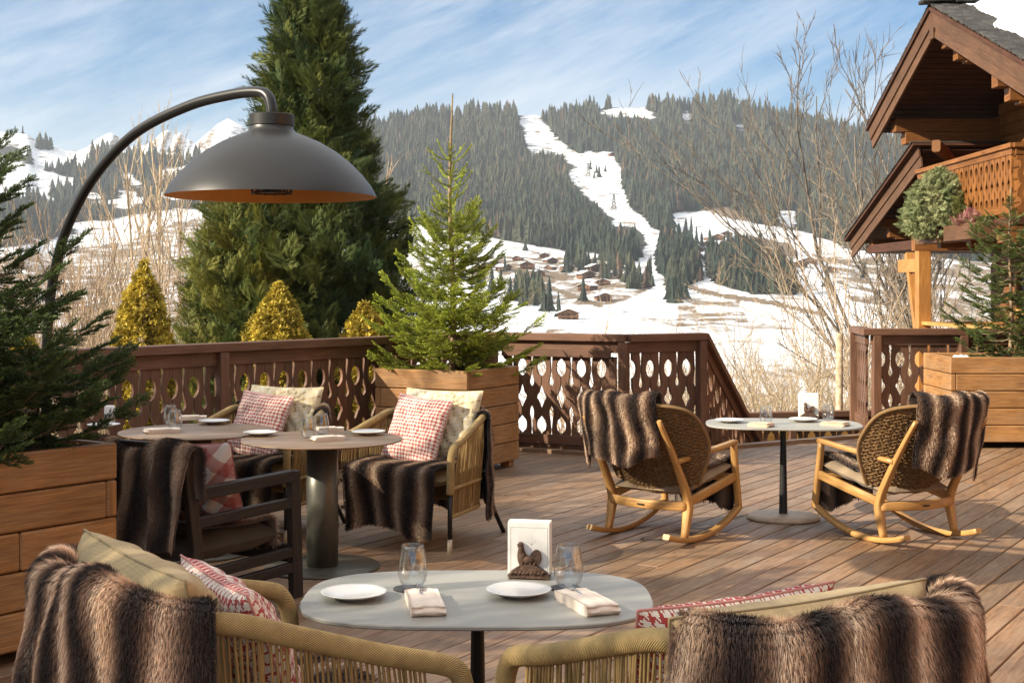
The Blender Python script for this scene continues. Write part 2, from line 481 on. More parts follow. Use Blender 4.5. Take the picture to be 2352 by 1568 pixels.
MT = dict(
    deck=wood('deck_wood', (.37, .222, .122), (.152, .090, .050), .44, 1.0, .4, .6, .45, (.28, .205, .145)),
    rail=wood('brown_stained_wood', (.20, .105, .064), (.135, .070, .043), .5, .8, .1),
    planter=wood('honey_larch', (.52, .275, .100), (.29, .140, .050), .55, 1.0, .55, .35, .3, (.32, .23, .15)),
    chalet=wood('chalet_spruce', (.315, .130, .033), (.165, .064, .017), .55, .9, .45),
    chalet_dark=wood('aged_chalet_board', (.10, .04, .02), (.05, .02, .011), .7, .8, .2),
    verge=wood('verge_board', (.165, .082, .040), (.10, .05, .025), .6, .8, .2),
    honey=wood('pale_honey_board', (.72, .43, .13), (.52, .28, .08), .5, .8, .2),
    teak=wood('oiled_teak', (.60, .345, .115), (.44, .235, .075), .38, 1.2, .1, 0, .5),
    darkwood=wood('dark_brown_wood', (.040, .030, .024), (.019, .014, .011), .5, 1.0, 0),
    rope=rope_mat('khaki_rope', (.54, .385, .170), .0055),
    wicker=rope_mat('brown_wicker', (.40, .25, .115), .005),
    blackmetal=plain('dark_metal', (.022, .021, .020), .45, .3, .5, 20, .2),
    greymetal=plain('grey_powder_coat', (.11, .107, .085), .42, .35, .5, 40, .15),
    palemetal=plain('pale_cap', (.55, .47, .35), .5),
    lamp=plain('brushed_gunmetal', (.030, .028, .026), .40, .2, .45, 6, .10),
    pole=plain('dark_gunmetal_tube', (.026, .025, .024), .34, .3, .5, 6, .1),
    lampin=plain('copper_lining', (.60, .26, .05), .45, .35, .5, 8, .12),
    topgrey=plain('matt_grey_table_top', (.33, .318, .280), .45, 0, .4, 14, .06, 160, .03),
    topbrown=plain('bronze_table_top', (.27, .175, .105), .40, .2, .5, 7, .16, 120, .03),
    basecream=plain('worn_cream_base', (.50, .38, .27), .45, 0, .4, 12, .25),
    ceramic=plain('white_ceramic', (.78, .76, .72), .22, 0, .5),
    napkin=cloth('cream_linen', (.88, .75, .63), 1500),
    paper=plain('white_paper', (.80, .78, .73), .9, 0, .2, 40, .05),
    iron=plain('rusty_cast_iron', (.115, .065, .043), .65, .2, .4, 60, .45, 120, .5),
    slate=plain('dark_coaster', (.05, .05, .052), .6),
    steel=plain('steel', (.62, .60, .57), .25, 1.0),
    cushion=cloth('cushion_cloth', (1, 1, 1), 900),
    glass=glass_mat(), fur=fur_mat(),
    bark=plain('grey_bark', (.50, .39, .26), .85, 0, .2, 14, .5),
    barkred=plain('reddish_twigs', (.45, .33, .22), .85, 0, .2, 14, .4),
    barkdark=plain('dark_bark', (.19, .155, .12), .85, 0, .2, 14, .4),
    firbark=plain('fir_bark', (.30, .21, .13), .85, 0, .2, 30, .4),
    needle=leafy('fir_needles', (1, 1, 1), .22, .45),
    leaf=leafy('scale_leaves', (1, 1, 1), .25, .75),
    forest=leafy('far_conifers', (1, 1, 1), .1, .8),
    snowground=snow_mat('snowy_ground'),
    snow=plain('snow', (.76, .77, .79), .7, 0, .2, 3, .06, 2.5, .4, {'Subsurface Weight': 0.0}),
    roofsnow=plain('grazing_light_snow', (.62, .65, .70), .75, 0, .2, 2.2, .10, 5, .5),  # greyer, bluer snow: look of grazing light put into the colour
    shingle=plain('dark_shingle', (.055, .05, .045), .75, 0, .3, 9, .5, 30, .4),
    soil=plain('bark_mulch', (.07, .045, .03), .95, 0, .1, 25, .6, 40, .8),
    reflector=plain('reflector_render', (.45, .38, .30), .9, 0, .2, 2, .15),
    clay=plain('terracotta', (.42, .17, .08), .8, 0, .2, 20, .2),
    flower=leafy('heather_flowers', (1, 1, 1), .2),
    housewall=plain('village_wood', (.22, .115, .065), .8, 0, .2, .3, .4),
)
# ------------------------------------------------------------------ fur, cushions, drapes
FUR_STOPS = np.array([0, .12, .28, .42, .60, .72, .88, 1.0])
FUR_COLS = np.array([(.030, .016, .011), (.058, .031, .021), (.24, .138, .088), (.66, .45, .30), (.92, .71, .51), (.40, .24, .15), (.075, .041, .028), (.030, .016, .011)])
def fur_color(s, period, phase, warp=0.0, bright=1.0):
    t = np.mod((s + warp) / period + phase, 1.0)
    return np.stack([np.interp(t, FUR_STOPS, FUR_COLS[:, k]) for k in range(3)], -1) * bright

def fur_throw(P, n_strands, length, width, period, phase=0.0, seed=0, comb=(0, -1), bright=1.0, stripe_axis=0, both=True):
    """fur throw: base cloth through the grid P[u,v] and thousands of short hairs rooted on it"""
    g = np.random.default_rng(seed); mb = MB(); nu, nv = P.shape[:2]
    du = np.linalg.norm(np.diff(P, axis=0), axis=-1).mean(); dv = np.linalg.norm(np.diff(P, axis=1), axis=-1).mean()
    Lu, Lv = du * (nu - 1), dv * (nv - 1)
    def S(u, v):
        a = np.clip(u * (nu - 1), 0, nu - 1.001); b = np.clip(v * (nv - 1), 0, nv - 1.001)
        i = a.astype(int); j = b.astype(int); fa = (a - i)[:, None]; fb = (b - j)[:, None]
        p = (P[i, j] * (1 - fa) + P[i + 1, j] * fa) * (1 - fb) + (P[i, j + 1] * (1 - fa) + P[i + 1, j + 1] * fa) * fb
        tu = nrm(P[i + 1, j] - P[i, j]); tv = nrm(P[i, j + 1] - P[i, j])
        return p, tu, tv
    ph = g.random(6) * 6.28
    def stripe(u, v):
        s = (u * Lu) if stripe_axis == 0 else (v * Lv)
        o = v if stripe_axis == 0 else u
        w = .022 * np.sin(o * 5 + ph[0] + s * 3) + .012 * np.sin(o * 13 + ph[1] + s * 9) + .010 * np.sin(s * 23 + ph[2])
        b = bright * (1 + .14 * np.sin(o * 17 + s * 31 + ph[3]) * np.sin(s * 11 + o * 7 + ph[4]))
        return fur_color(s, period, phase, w) * b[..., None]
    uu, vv = np.meshgrid(np.linspace(0, 1, nu), np.linspace(0, 1, nv), indexing='ij')
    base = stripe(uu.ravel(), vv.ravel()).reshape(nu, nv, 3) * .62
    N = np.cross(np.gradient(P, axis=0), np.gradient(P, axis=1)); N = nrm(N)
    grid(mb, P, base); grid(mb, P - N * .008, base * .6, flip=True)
    m = n_strands
    u = g.random(m); v = g.random(m)
    e = g.random(m) < .05                                  # ragged hem
    ed = g.integers(0, 4, m)
    u = np.where(e & (ed == 0), 0.0, np.where(e & (ed == 1), 1.0, u)); v = np.where(e & (ed == 2), 0.0, np.where(e & (ed == 3), 1.0, v))
    p, tu, tv = S(u, v); n = nrm(np.cross(tu, tv))
    cl = np.sin(u * Lu * 55 + ph[0] + 2 * np.sin(v * Lv * 40)) ; c2 = np.cos(v * Lv * 48 + ph[1] + 2 * np.sin(u * Lu * 37))
    d = n * (.80 + .35 * g.random((m, 1))) + tu * (comb[0] + .22 * cl + .32 * g.normal(size=m))[:, None] * .55 + tv * (-comb[1] * .8 + .22 * c2 + .32 * g.normal(size=m))[:, None] * .60
    d = nrm(d); L = length * (.55 + .75 * g.random(m))
    out = np.where(e & (ed == 0), -1, 0)[:, None] * tu + np.where(e & (ed == 1), 1, 0)[:, None] * tu + np.where(e & (ed == 2), -1, 0)[:, None] * tv + np.where(e & (ed == 3), 1, 0)[:, None] * tv
    d = nrm(d + out * 1.2)
    side = nrm(np.cross(d, g.normal(size=(m, 3)))) * (width * (.6 + .8 * g.random(m)))[:, None] / 2
    mid = p + d * L[:, None] * .55
    tip = p + nrm(d * .8 + tv * (-comb[1] * .45) + np.array([0, 0, -.12])) * L[:, None]
    V = np.stack([p - side, p + side, mid + side * .8, mid - side * .8, tip], 1).reshape(-1, 3)
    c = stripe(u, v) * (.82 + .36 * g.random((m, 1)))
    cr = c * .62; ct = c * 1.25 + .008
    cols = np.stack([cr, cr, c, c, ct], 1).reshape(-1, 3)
    k = np.arange(m)[:, None] * 5
    n0 = mb.n
    mb.add(V, k + np.array([[0, 1, 2, 3]]), cols, None, False)
    tri = k + np.array([[3, 2, 4]])
    mb.ch.append((tri + n0, cols[tri], np.zeros((m, 3, 2)), False))
    return mb

def drape(nu, nv, top, inner, outer, width_path, sag, seed=0, r=.045, hem=.03, gather=.012, flare=.04):
    """cloth hung over an edge. width_path(s)-> (point, outward unit normal); runs inner -> over -> outer"""
    g = np.random.default_rng(seed); ph = g.random(8) * 6.28
    P = np.zeros((nu, nv, 3))
    for a in range(nu):
        s = a / (nu - 1); B, n = width_path(s); B = np.array(B, float); n = np.array(n, float)
        li = inner * (1 + .12 * math.sin(s * 7 + ph[0])); lo = outer * (1 + hem / max(outer, .1) * math.sin(s * 9 + ph[1]) * 1.2)
        tot = li + math.pi * r + lo
        for b in range(nv):
            q = b / (nv - 1) * tot
            if q < li: off, z = -r, -(li - q)
            elif q < li + math.pi * r:
                th = (q - li) / r; off, z = -r * math.cos(th), r * math.sin(th)
            else: off, z = r, -(q - li - math.pi * r)
            fall = max(0, -z)
            wv = gather * math.sin(s * 26 + ph[2] + 1.5 * math.sin(s * 11 + ph[3])) * min(1, fall / .15) * (1 if off > 0 else .4)
            wv += .35 * gather * math.sin(s * 51 + ph[4] + fall * 6)
            bulge = .010 * math.sin(s * 13 + ph[5] + fall * 9) * math.sin(fall * 14 + ph[6])
            o = off + (wv + bulge + flare * fall * (1 if off > 0 else -.3))
            zz = z + top - sag * math.sin(math.pi * s) + .012 * math.sin(s * 15 + ph[7])
            P[a, b] = B + n * o; P[a, b, 2] = B[2] + zz
    return P[::-1].copy()

def pillow_grid(w, h, t, n=40, sag=.05, pinch=.055):
    u = np.linspace(-1, 1, n); U, Vv = np.meshgrid(u, u, indexing='ij')
    ex = 1 - pinch * np.cos(Vv * np.pi / 2) * 1.0; ey = 1 - pinch * np.cos(U * np.pi / 2)
    X = U * w / 2 * ex; Y = Vv * h / 2 * ey
    prof = np.maximum((1 - np.abs(U) ** 3.4) * (1 - np.abs(Vv) ** 3.4), 0) ** .52
    wr = .009 * np.sin(U * 7 + Vv * 4 + w * 31) * np.sin(Vv * 6 - U * 3) + .005 * np.sin(U * 17 - Vv * 13 + h * 77)
    Z = t / 2 * prof + wr * prof
    return X, Y, Z, U, Vv

def pillow(w, h, t, pattern, n=40, piping=None, seed=0):
    """scatter cushion in its own xy plane; pattern(x,y)->rgb sampled face by face"""
    mb = MB(); X, Y, Z, U, Vv = pillow_grid(w, h, t, n)
    g = np.random.default_rng(seed)
    for sg in (1, -1):
        P = np.stack([X, Y, sg * Z], -1)
        Fc = grid_faces(n, n)
        if sg < 0: Fc = Fc[:, ::-1]
        cx = (X.ravel()[Fc]).mean(1); cy = (Y.ravel()[Fc]).mean(1)
        u0 = (U.ravel()[Fc]).mean(1) * w / 2; v0 = (Vv.ravel()[Fc]).mean(1) * h / 2
        c = pattern(u0, v0 * 1.0 + (0 if sg > 0 else .013))
        c = c * (1 + .05 * g.normal(size=(len(c), 1)))
        uv = np.stack([X, Y], -1).reshape(-1, 2) + 3.7
        mb.add(P.reshape(-1, 3), Fc, np.repeat(c[:, None], 4, 1), uv, True)
    if piping is not None:
        e = np.r_[np.c_[X[0], Y[0]], np.c_[X[:, -1], Y[:, -1]][1:], np.c_[X[-1], Y[-1]][::-1][1:], np.c_[X[:, 0], Y[:, 0]][::-1][1:]]
        tube(mb, np.c_[e, np.zeros(len(e))], .0032, 6, False, piping)
    return mb

RED, WHITE = np.array((.42, .060, .055)), np.array((.80, .73, .64))
def houndstooth(cell):
    q = cell / 8.0
    def f(x, y):
        i = np.floor(x / q + 400).astype(int) % 8; j = np.floor(y / q + 400).astype(int) % 8
        a = i < 4; b = j < 4                                   # warp and weft bands of four threads
        tw = ((i + j) % 4) < 2                                 # 2/2 twill: which thread lies on top
        red = np.where(tw, a, b)
        return np.where(red[:, None], RED, WHITE)
    return f
def plain_pattern(c, amt=.05, sc=30):
    c = np.array(c)
    def f(x, y): return c * (1 + amt * np.sin(x * sc + 2 * np.sin(y * sc * .7)) * np.sin(y * sc * 1.3))[:, None]
    return f
def floral(x, y):
    v = np.sin(x * 58 + 2.1 * np.sin(y * 41)) * np.sin(y * 63 + 1.7 * np.sin(x * 47 + 1)) + .6 * np.sin(x * 131 + y * 97) * np.sin(y * 143 - x * 61)
    base = np.array((.74, .62, .40)); leaf = np.array((.42, .33, .20)); pale = np.array((.80, .74, .60))
    return np.where((v > .75)[:, None], leaf, np.where((v < -.55)[:, None], pale, base))
def trellis(x, y):
    p = .20
    a = np.mod(x + y * 1.1, p) / p; b = np.mod(x - y * 1.1, p) / p
    def band(t): return (np.abs(t - .5) < .21)
    def line(t): return (np.mod((t - .29) * 18, 1) < .72)
    red = (band(a) & line(a)) | (band(b) & line(b))
    return np.where(red[:, None], np.array((.33, .075, .065)), np.array((.70, .66, .62)))

def place(mb_or_pts, Rm, T):
    """move everything already in a builder"""
    mb_or_pts.V = [v @ np.asarray(Rm).T + np.asarray(T) for v in mb_or_pts.V]
    return mb_or_pts

# ------------------------------------------------------------------ rope armchair (local: +Y is where the sitter faces)
def u_plan(n, sx=1.0, yf=.30, yb=-.34, r=.24, w=.36):
    pts = [(-w, yf), (-w, yb + r)]
    pts += [(-w + r - r * math.cos(a), yb + r - r * math.sin(a)) for a in np.linspace(0, math.pi / 2, 10)[1:]]
    pts += [(w - r + r * math.sin(a), yb + r - r * math.cos(a)) for a in np.linspace(0, math.pi / 2, 10)]
    pts += [(w, yf)]
    pts = np.array(pts); L = np.r_[0, np.cumsum(np.linalg.norm(np.diff(pts, axis=0), axis=1))]
    q = np.linspace(0, L[-1], n)
    out = np.c_[np.interp(q, L, pts[:, 0]), np.interp(q, L, pts[:, 1])]
    out[:, 0] *= sx * (.92 + .26 * (out[:, 1] + .34) / .64)               # the arms open towards the front
    return out
def u_height(y): return np.interp(y, [-.34, -.12, .20, .30], [.805, .775, .672, .648])

def rope_armchair(label, loc, rz, group='rope armchairs around the tables', k=1.0):
    t = thing('rope_armchair', label, 'armchair', loc, rz, group); t.scale = (k, k, k)
    pl = u_plan(150)
    top = np.c_[pl, u_height(pl[:, 1])]
    front = lambda sg: [(sg * .428, .345, .630), (sg * .430, .372, .585), (sg * .430, .378, .53), (sg * .426, .375, .45), (sg * .42, .37, .36)]
    rim = smooth_path(np.r_[np.array(front(-1))[::-1], top[::6], np.array(front(1))], 220)
    mb = MB(); tube(mb, rim, .0235, 12); mb.build('rope_wrapped_rail', MT['rope'], t)
    mid = np.c_[u_plan(150, .955, .33, -.315), np.full(150, .385)]
    low = np.c_[u_plan(150, .93, .33, -.30), np.full(150, .215)]
    mb = MB(); N = 240
    idx = np.linspace(2, 147, N).astype(int); jit = rng.normal(size=(N, 3)) * .0016
    A, Bm, Lw = top[idx], mid[idx] + jit, low[idx] + jit
    bow = (A + Bm) / 2 + jit * 1.5 + np.c_[mid[idx][:, :2] * .012, np.zeros(N)]
    for k in (0,):
        o = rng.normal(size=(N, 3)) * .0016 + (k * .006) * np.c_[-mid[idx][:, 1], mid[idx][:, 0], np.zeros(N)] / .4
        tone = (.80 + .35 * rng.random((N, 1))) * np.ones((1, 3))
        sticks(mb, A + o, bow + o, .0031, .0031, 5, tone); sticks(mb, bow + o, Bm + o, .0031, .0031, 5, tone); sticks(mb, Bm + o, Lw + o, .0031, .0031, 5, tone)
    mb.build('rope_weave', MT['rope'], t)
    mb = MB(); tube(mb, mid, .013, 8); mb.build('seat_rail', MT['rope'], t)
    mb = MB(); tube(mb, low, .013, 8); mb.build('lower_rail', MT['rope'], t)
    for sg in (-1, 1):
        mb = MB(); tube(mb, [(sg * .42, .37, .375), (sg * .416, .366, .09)], .0145, 10)
        leg = mb.build('front_leg', MT['blackmetal'], t)
        mb = MB(); tube(mb, [(sg * .416, .366, .09), (sg * .414, .364, 0)], .0152, 10); mb.build('leg_sleeve', MT['palemetal'], leg)
        mb = MB(); tube(mb, [(sg * .27, -.25, .385), (sg * .30, -.33, .215), (sg * .345, -.435, 0)], .0145, 10); mb.build('rear_leg', MT['blackmetal'], t)
    mb = MB(); X, Y, Z, U, Vv = pillow_grid(.64, .60, .11, 24, pinch=.0)
    for sg in (1, -1): grid(mb, np.stack([X, Y + .02, .42 + sg * Z], -1), (.36, .29, .17), uv=np.stack([X, Y], -1), flip=sg < 0)
    mb.build('seat_cushion', MT['cushion'], t)
    return t

def rope_back_path(s0, s1, z_add=.02):
    pl = u_plan(400); z = u_height(pl[:, 1])
    d = np.gradient(pl, axis=0); n = nrm(np.c_[-d[:, 1], d[:, 0]]) * -1
    def f(s):
        i = int(np.clip((s0 + (s1 - s0) * s) * 399, 0, 399))
        return np.array([pl[i, 0], pl[i, 1], z[i] + z_add]), np.array([n[i, 0], n[i, 1], 0])
    return f
# outward normal check: at the back (middle of the path) it must point to -Y
_b, _nn = rope_back_path(0, 1)(.5)
BACK_SIGN = 1 if _nn[1] < 0 else -1

def back_throw(chair_loc, rz, label, s0, s1, inner, outer, seed, ns, length=.03, width=.0026, period=.15, group='striped fur throws', top=.0, bright=1.0, sag=.0, z_add=-.01, flare=.05, phase=0.0, bump_z=None, rr=.04, k=1.0):
    base = rope_back_path(s0, s1, z_add)
    def f(s):
        p, n = base(s)
        if bump_z is not None: p = p + np.array([0, 0, bump_z(s)])
        return p, n * BACK_SIGN
    P = drape(44, 56, top, inner, outer, f, sag, seed, r=rr, flare=flare)
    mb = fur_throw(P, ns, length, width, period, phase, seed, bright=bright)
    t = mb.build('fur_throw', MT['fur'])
    t.location = [float(a) for a in chair_loc]; t.rotation_euler = (0, 0, rz); t.scale = (k, k, k)
    return tag(t, label, 'fur throw', group)

def seat_throw(chair_loc, rz, label, seed, ns, x0=-.33, x1=.33, y0=-.12, yf=.36, z=.505, drop=.34, length=.026, width=.003, period=.17, bright=.8, fold=None, slope=0.0, k=1.0):
    g = np.random.default_rng(seed); ph = g.random(6) * 6.28
    nu, nv = 44, 50; P = np.zeros((nu, nv, 3)); r = .05
    for a in range(nu):
        s = a / (nu - 1); x = x0 + (x1 - x0) * s
        ld = drop * (1 + .10 * math.sin(s * 6 + ph[0]) + (fold(s) if fold else 0)); l0 = yf - y0; tot = l0 + r * math.pi / 2 + ld
        for b in range(nv):
            q = b / (nv - 1) * tot
            if q < l0: y, zz = y0 + q, z + slope * q
            elif q < l0 + r * math.pi / 2:
                th = (q - l0) / r; y, zz = yf + r * math.sin(th), z + slope * l0 - r * (1 - math.cos(th))
            else: y, zz = yf + r, z + slope * l0 - r - (q - l0 - r * math.pi / 2)
            fall = max(0, z + slope * l0 - r - zz)
            y += .016 * math.sin(s * 19 + ph[1]) * min(1, fall / .1) + .03 * fall
            zz += .010 * math.sin(s * 8 + ph[2] + y * 9) if fall == 0 else 0
            P[a, b] = (x * (1 - .06 * min(1, fall / .3)), y, zz)
    mb = fur_throw(P, ns, length, width, period, .1, seed, bright=bright)
    t = mb.build('fur_throw', MT['fur'])
    t.location = [float(a) for a in chair_loc]; t.rotation_euler = (0, 0, rz); t.scale = (k, k, k)
    return tag(t, label, 'fur throw', 'striped fur throws')

def put_cushion(mb, chair_loc, rz, local, tilt, label, name='cushion', spin=0.0, yaw=0.0, group=None, k=1.0):
    """cushion standing on the seat: its local x runs across the chair, its y up; tilt leans the top backwards"""
    Rm = rotz(rz) @ rotz(yaw) @ rotx(math.pi / 2 + tilt) @ rotz(spin)
    T = np.asarray(chair_loc, float) + rotz(rz) @ np.asarray(local, float) * k; Rm = Rm * k
    o = mb.build(name, MT['cushion']) if isinstance(mb, MB) else mb
    o.matrix_world = Matrix([[*Rm[0], T[0]], [*Rm[1], T[1]], [*Rm[2], T[2]], [0, 0, 0, 1]])
    return tag(o, label, 'cushion', group)
# ------------------------------------------------------------------ rocking chair
def rocking_chair(label, loc, rz):
    t = thing('rocking_chair', label, 'rocking chair', loc, rz, 'teak rocking chairs')
    rad, yc = 1.15, -.10
    zr = lambda y: rad - math.sqrt(rad * rad - (y - yc) ** 2) + .018
    for sg in (-1, 1):
        x = sg * .285
        ys = np.linspace(-.47, .44, 26)
        mb = MB(); sweep(mb, [(x, y, zr(y)) for y in ys], .034, .046); mb.build('rocker', MT['teak'], t)
        mb = MB(); sweep(mb, smooth_path([(x, .432, zr(.43)), (x, .418, .24), (x, .385, .42), (x, .365, .575)], 12), .036, .040); mb.build('front_leg', MT['teak'], t)
        mb = MB(); sweep(mb, smooth_path([(x, -.255, zr(-.255) + .01), (x, -.225, .16), (x, -.215, .265), (x * 1.0, -.30, .43), (x * .985, -.42, .62), (x * .965, -.535, .79)], 22),
                         np.interp(np.linspace(0, 1, 22), [0, .35, .45, 1], [.036, .050, .048, .022]), np.interp(np.linspace(0, 1, 22), [0, .3, .45, 1], [.040, .058, .05, .026]))
        mb.build('rear_leg', MT['teak'], t)
        mb = MB(); sweep(mb, smooth_path([(x, -.36, .525), (x, -.1, .545), (x, .2, .568), (x, .385, .585)], 12), .030, .046); mb.build('armrest', MT['teak'], t)
        mb = MB(); sweep(mb, [(x, -.23, .255), (x, .08, .305), (x, .40, .36)], .058, .028); mb.build('seat_rail', MT['teak'], t)
    mb = MB(); sweep(mb, [(s * .285, -.225 - .075 * (1 - s * s), .235 - .0 * (1 - s * s)) for s in np.linspace(-1, 1, 20)], .058, .026); cb = mb.build('rear_crossbar', MT['teak'], t)
    mb = MB(); box(mb, (0, -.318, .233), (.05, .004, .010)); mb.build('name_plate', MT['blackmetal'], cb)
    mb = MB(); sweep(mb, [(-.27, .395, .345), (.27, .395, .345)], .05, .026); mb.build('front_crossbar', MT['teak'], t)
    # woven shell
    lean = np.array([0, -.40, .62]); up = lean / np.linalg.norm(lean); fw = np.array([0, up[2], -up[1]])
    b0 = np.array([0, -.235, .285]); H = .70
    def hw(v):
        v = np.asarray(v, float)
        return np.where(v < .45, .305 + .115 * np.sin(np.clip(v / .45, 0, 1) * np.pi / 2), .42 * np.sqrt(np.maximum(1 - (np.clip(v - .45, 0, 1) / .553) ** 3.8, .02)))
    def SP(u, v, off=0.0):
        u = np.asarray(u, float); v = np.asarray(v, float); w = hw(v)
        fwd = .02 + .17 * (u * w / .36) ** 2 * (1 - .35 * v) + .02 * np.sin(np.pi * v)
        return b0 + np.stack([u * w, 0 * u, 0 * u], -1) + (v * H)[..., None] * up + (fwd + off)[..., None] * fw
    mb = MB(); sp = .021
    def run(u, v, r, off, tone):
        p = SP(u, v, off); 
        c = np.tile(np.array([[tone, tone, tone]]), (len(p) - 1, 1)) * (.8 + .4 * rng.random((len(p) - 1, 1)))
        sticks(mb, p[:-1], p[1:], r, r, 4, c)
    for sl in (1, -1):                                     # two diagonal families
        for c0 in np.arange(-.75, .75 + H, .031):
            x = np.linspace(-.43, .43, 46); y = (c0 + sl * x * .95)
            v = y / H; ok = (v > 0.005) & (v < .995) & (np.abs(x) < hw(np.clip(v, 0, 1)))
            if ok.sum() > 2:
                i = np.where(ok)[0]; u = x[i] / hw(v[i])
                run(u, v[i], .0050, np.where((np.arange(len(i)) % 2) == 0, .004, -.003) * sl, .9 if sl > 0 else .75)
    for y in np.arange(.012, H, .0265):                   # paired rounds
        v = np.full(46, y / H); u = np.linspace(-1, 1, 46)
        run(u, v, .0042, .0045 * np.where(np.arange(46) % 2 == 0, 1, -1) * (1 if int(y / sp) % 2 else -1), 1.05)
    mb.build('woven_back', MT['wicker'], t)
    vs = np.linspace(0, 1, 40)
    rimL = np.r_[SP(-np.ones(40), vs), SP(np.ones(40), vs[::-1])]
    mb = MB(); tube(mb, np.r_[rimL, rimL[:1]], .0115, 8, False); mb.build('back_rim', MT['wicker'], t)
    # back pad and seat pad
    mb = MB(); un, vn = 20, 20; Uu, Vv = np.meshgrid(np.linspace(-.96, .96, un), np.linspace(.0, .90, vn), indexing='ij')
    th = .02 + .045 * (1 - Uu ** 6) * (1 - (2 * Vv / .9 - 1) ** 8)
    for off, fl in ((.012 + 0 * th, True), (.012 + th, False)): grid(mb, SP(Uu, Vv, off), (.42, .33, .21), uv=np.stack([Uu * .3, Vv * .7], -1), flip=fl)
    mb.build('back_pad', MT['cushion'], t)
    mb = MB(); X, Y, Z, U, Vv = pillow_grid(.53, .66, .10, 24, pinch=0)
    Rm = rotx(.165)
    for sg in (1, -1):
        P = np.stack([X, Y, sg * Z], -1) @ Rm.T + np.array([0, .085, .372])
        grid(mb, P, (.30, .22, .14), uv=np.stack([X, Y], -1), flip=sg < 0)
    mb.build('seat_pad', MT['cushion'], t)
    return t, SP

def rocker_throw(loc, rz, label, u0, u1, drop, seed, phase, ns=42000, vt=.93, period=.155, hang=.0):
    """throw folded over the top of a rocking chair back"""
    up = nrm(np.array([0, -.40, .62])); fw = np.array([0, up[2], -up[1]]); b0 = np.array([0, -.235, .285])
    def f(s):
        u = u0 + (u1 - u0) * s; w = .345
        zc = vt * .70 + .035 - .10 * (abs(u) ** 3.0)
        p = b0 + np.array([u * w, 0, 0]) + zc * up + (.05 + .12 * u * u) * fw
        return p, np.array([u * .25, -1.0, 0]) / math.hypot(1, u * .25)
    P = drape(40, 46, .0, .16, drop, f, 0, seed, r=.055, flare=-.20, gather=.008, hem=.025)
    mb = fur_throw(P, ns, .017, .0030, period, phase, seed, bright=.80)
    o = mb.build('fur_throw', MT['fur']); o.location = [float(a) for a in loc]; o.rotation_euler = (0, 0, rz)
    return tag(o, label, 'fur throw', 'striped fur throws')

# ------------------------------------------------------------------ dark slatted armchair
def slat_armchair(label, loc, rz):
    t = thing('slatted_armchair', label, 'armchair', loc, rz); m = MT['darkwood']
    W = .37
    for sg in (-1, 1):
        x = sg * W
        mb = MB(); beam(mb, (x, .37, 0), (x, .345, .655), .042, .075, .004, up=(0, 1, 0)); mb.build('front_leg', m, t)
        mb = MB(); beam(mb, (x, -.36, 0), (x, -.345, .36), .042, .07, .004, up=(0, 1, 0)); beam(mb, (x, -.345, .355), (x, -.42, .86), .042, .065, .004, up=(0, 1, 0)); mb.build('rear_leg', m, t)
        mb = MB(); beam(mb, (x, -.365, .625), (x, .34, .632), .05, .058, .004); mb.build('armrest', m, t)
        for z in (.488, .235, .155):
            mb = MB(); beam(mb, (x, -.34, z), (x, .35, z + .006), .034, .052, .004); mb.build('side_slat', m, t)
    mb = MB(); beam(mb, (-W, .33, .235), (W, .33, .235), .034, .09); mb.build('front_rail', m, t)
    mb = MB(); beam(mb, (-W, -.415, .82), (W, -.415, .82), .034, .09); mb.build('top_rail', m, t)
    for z in (.46, .58, .70):
        mb = MB(); beam(mb, (-W, -.345 - (z - .36) * .15, z), (W, -.345 - (z - .36) * .15, z), .026, .06); mb.build('back_slat', m, t)
    mb = MB(); X, Y, Z, U, Vv = pillow_grid(.68, .68, .17, 22, pinch=0)
    for sg in (1, -1): grid(mb, np.stack([X, Y - .0, .34 + sg * Z], -1), (.060, .047, .032), uv=np.stack([X, Y], -1), flip=sg < 0)
    mb.build('seat_cushion', MT['cushion'], t)
    return t

# ------------------------------------------------------------------ tables
def oval_outline(a, b, n=96, p=3.1):
    th = np.linspace(0, 2 * np.pi, n, endpoint=False)
    c, s = np.cos(th), np.sin(th)
    return np.c_[a * np.sign(c) * np.abs(c) ** (2 / p), b * np.sign(s) * np.abs(s) ** (2 / p)]

def slab_rounded(mb, out, z0, z1, e=.003, col=(1, 1, 1)):
    n = len(out); nn = nrm(out); rings = [(out - nn * e, z0), (out, z0 + e), (out, z1 - e), (out - nn * e, z1)]
    V = np.concatenate([np.c_[o, np.full(n, z)] for o, z in rings])
    i = np.arange(n); i2 = (i + 1) % n
    Fc = np.concatenate([np.stack([k * n + i, k * n + i2, (k + 1) * n + i2, (k + 1) * n + i], -1) for k in range(3)])
    n0 = mb.n; uv = V[:, :2]
    mb.add(V, Fc, col, uv, False)
    c = np.broadcast_to(np.asarray(col, float), (1, n, 3))
    mb.ch.append((i[::-1][None] + n0, c, uv[:n][::-1][None], False)); mb.ch.append(((i + 3 * n)[None] + n0, c, uv[3 * n:][None], False))

def oval_table(label, loc, rz, h=.66, a=.53, b=.375, base='blackmetal', base_h=.012, group='small oval pedestal tables'):
    t = thing('oval_table', label, 'table', loc, rz, group)
    mb = MB(); slab_rounded(mb, oval_outline(a, b), h - .013, h); mb.build('table_top', MT['topgrey'], t)
    mb = MB(); lathe(mb, [(.030, base_h), (.0285, base_h + .05), (.019, h - .03), (.019, h - .013)], 24)
    mb.build('column', MT['blackmetal'], t)
    mb = MB(); lathe(mb, [(0, base_h + .004), (.05, base_h + .003), (.205, base_h - .001), (.222, base_h * .6), (.224, .006), (.218, 0.001), (0, 0.001)], 48, sx=1.12)
    mb.build('base', MT[base], t)
    return t

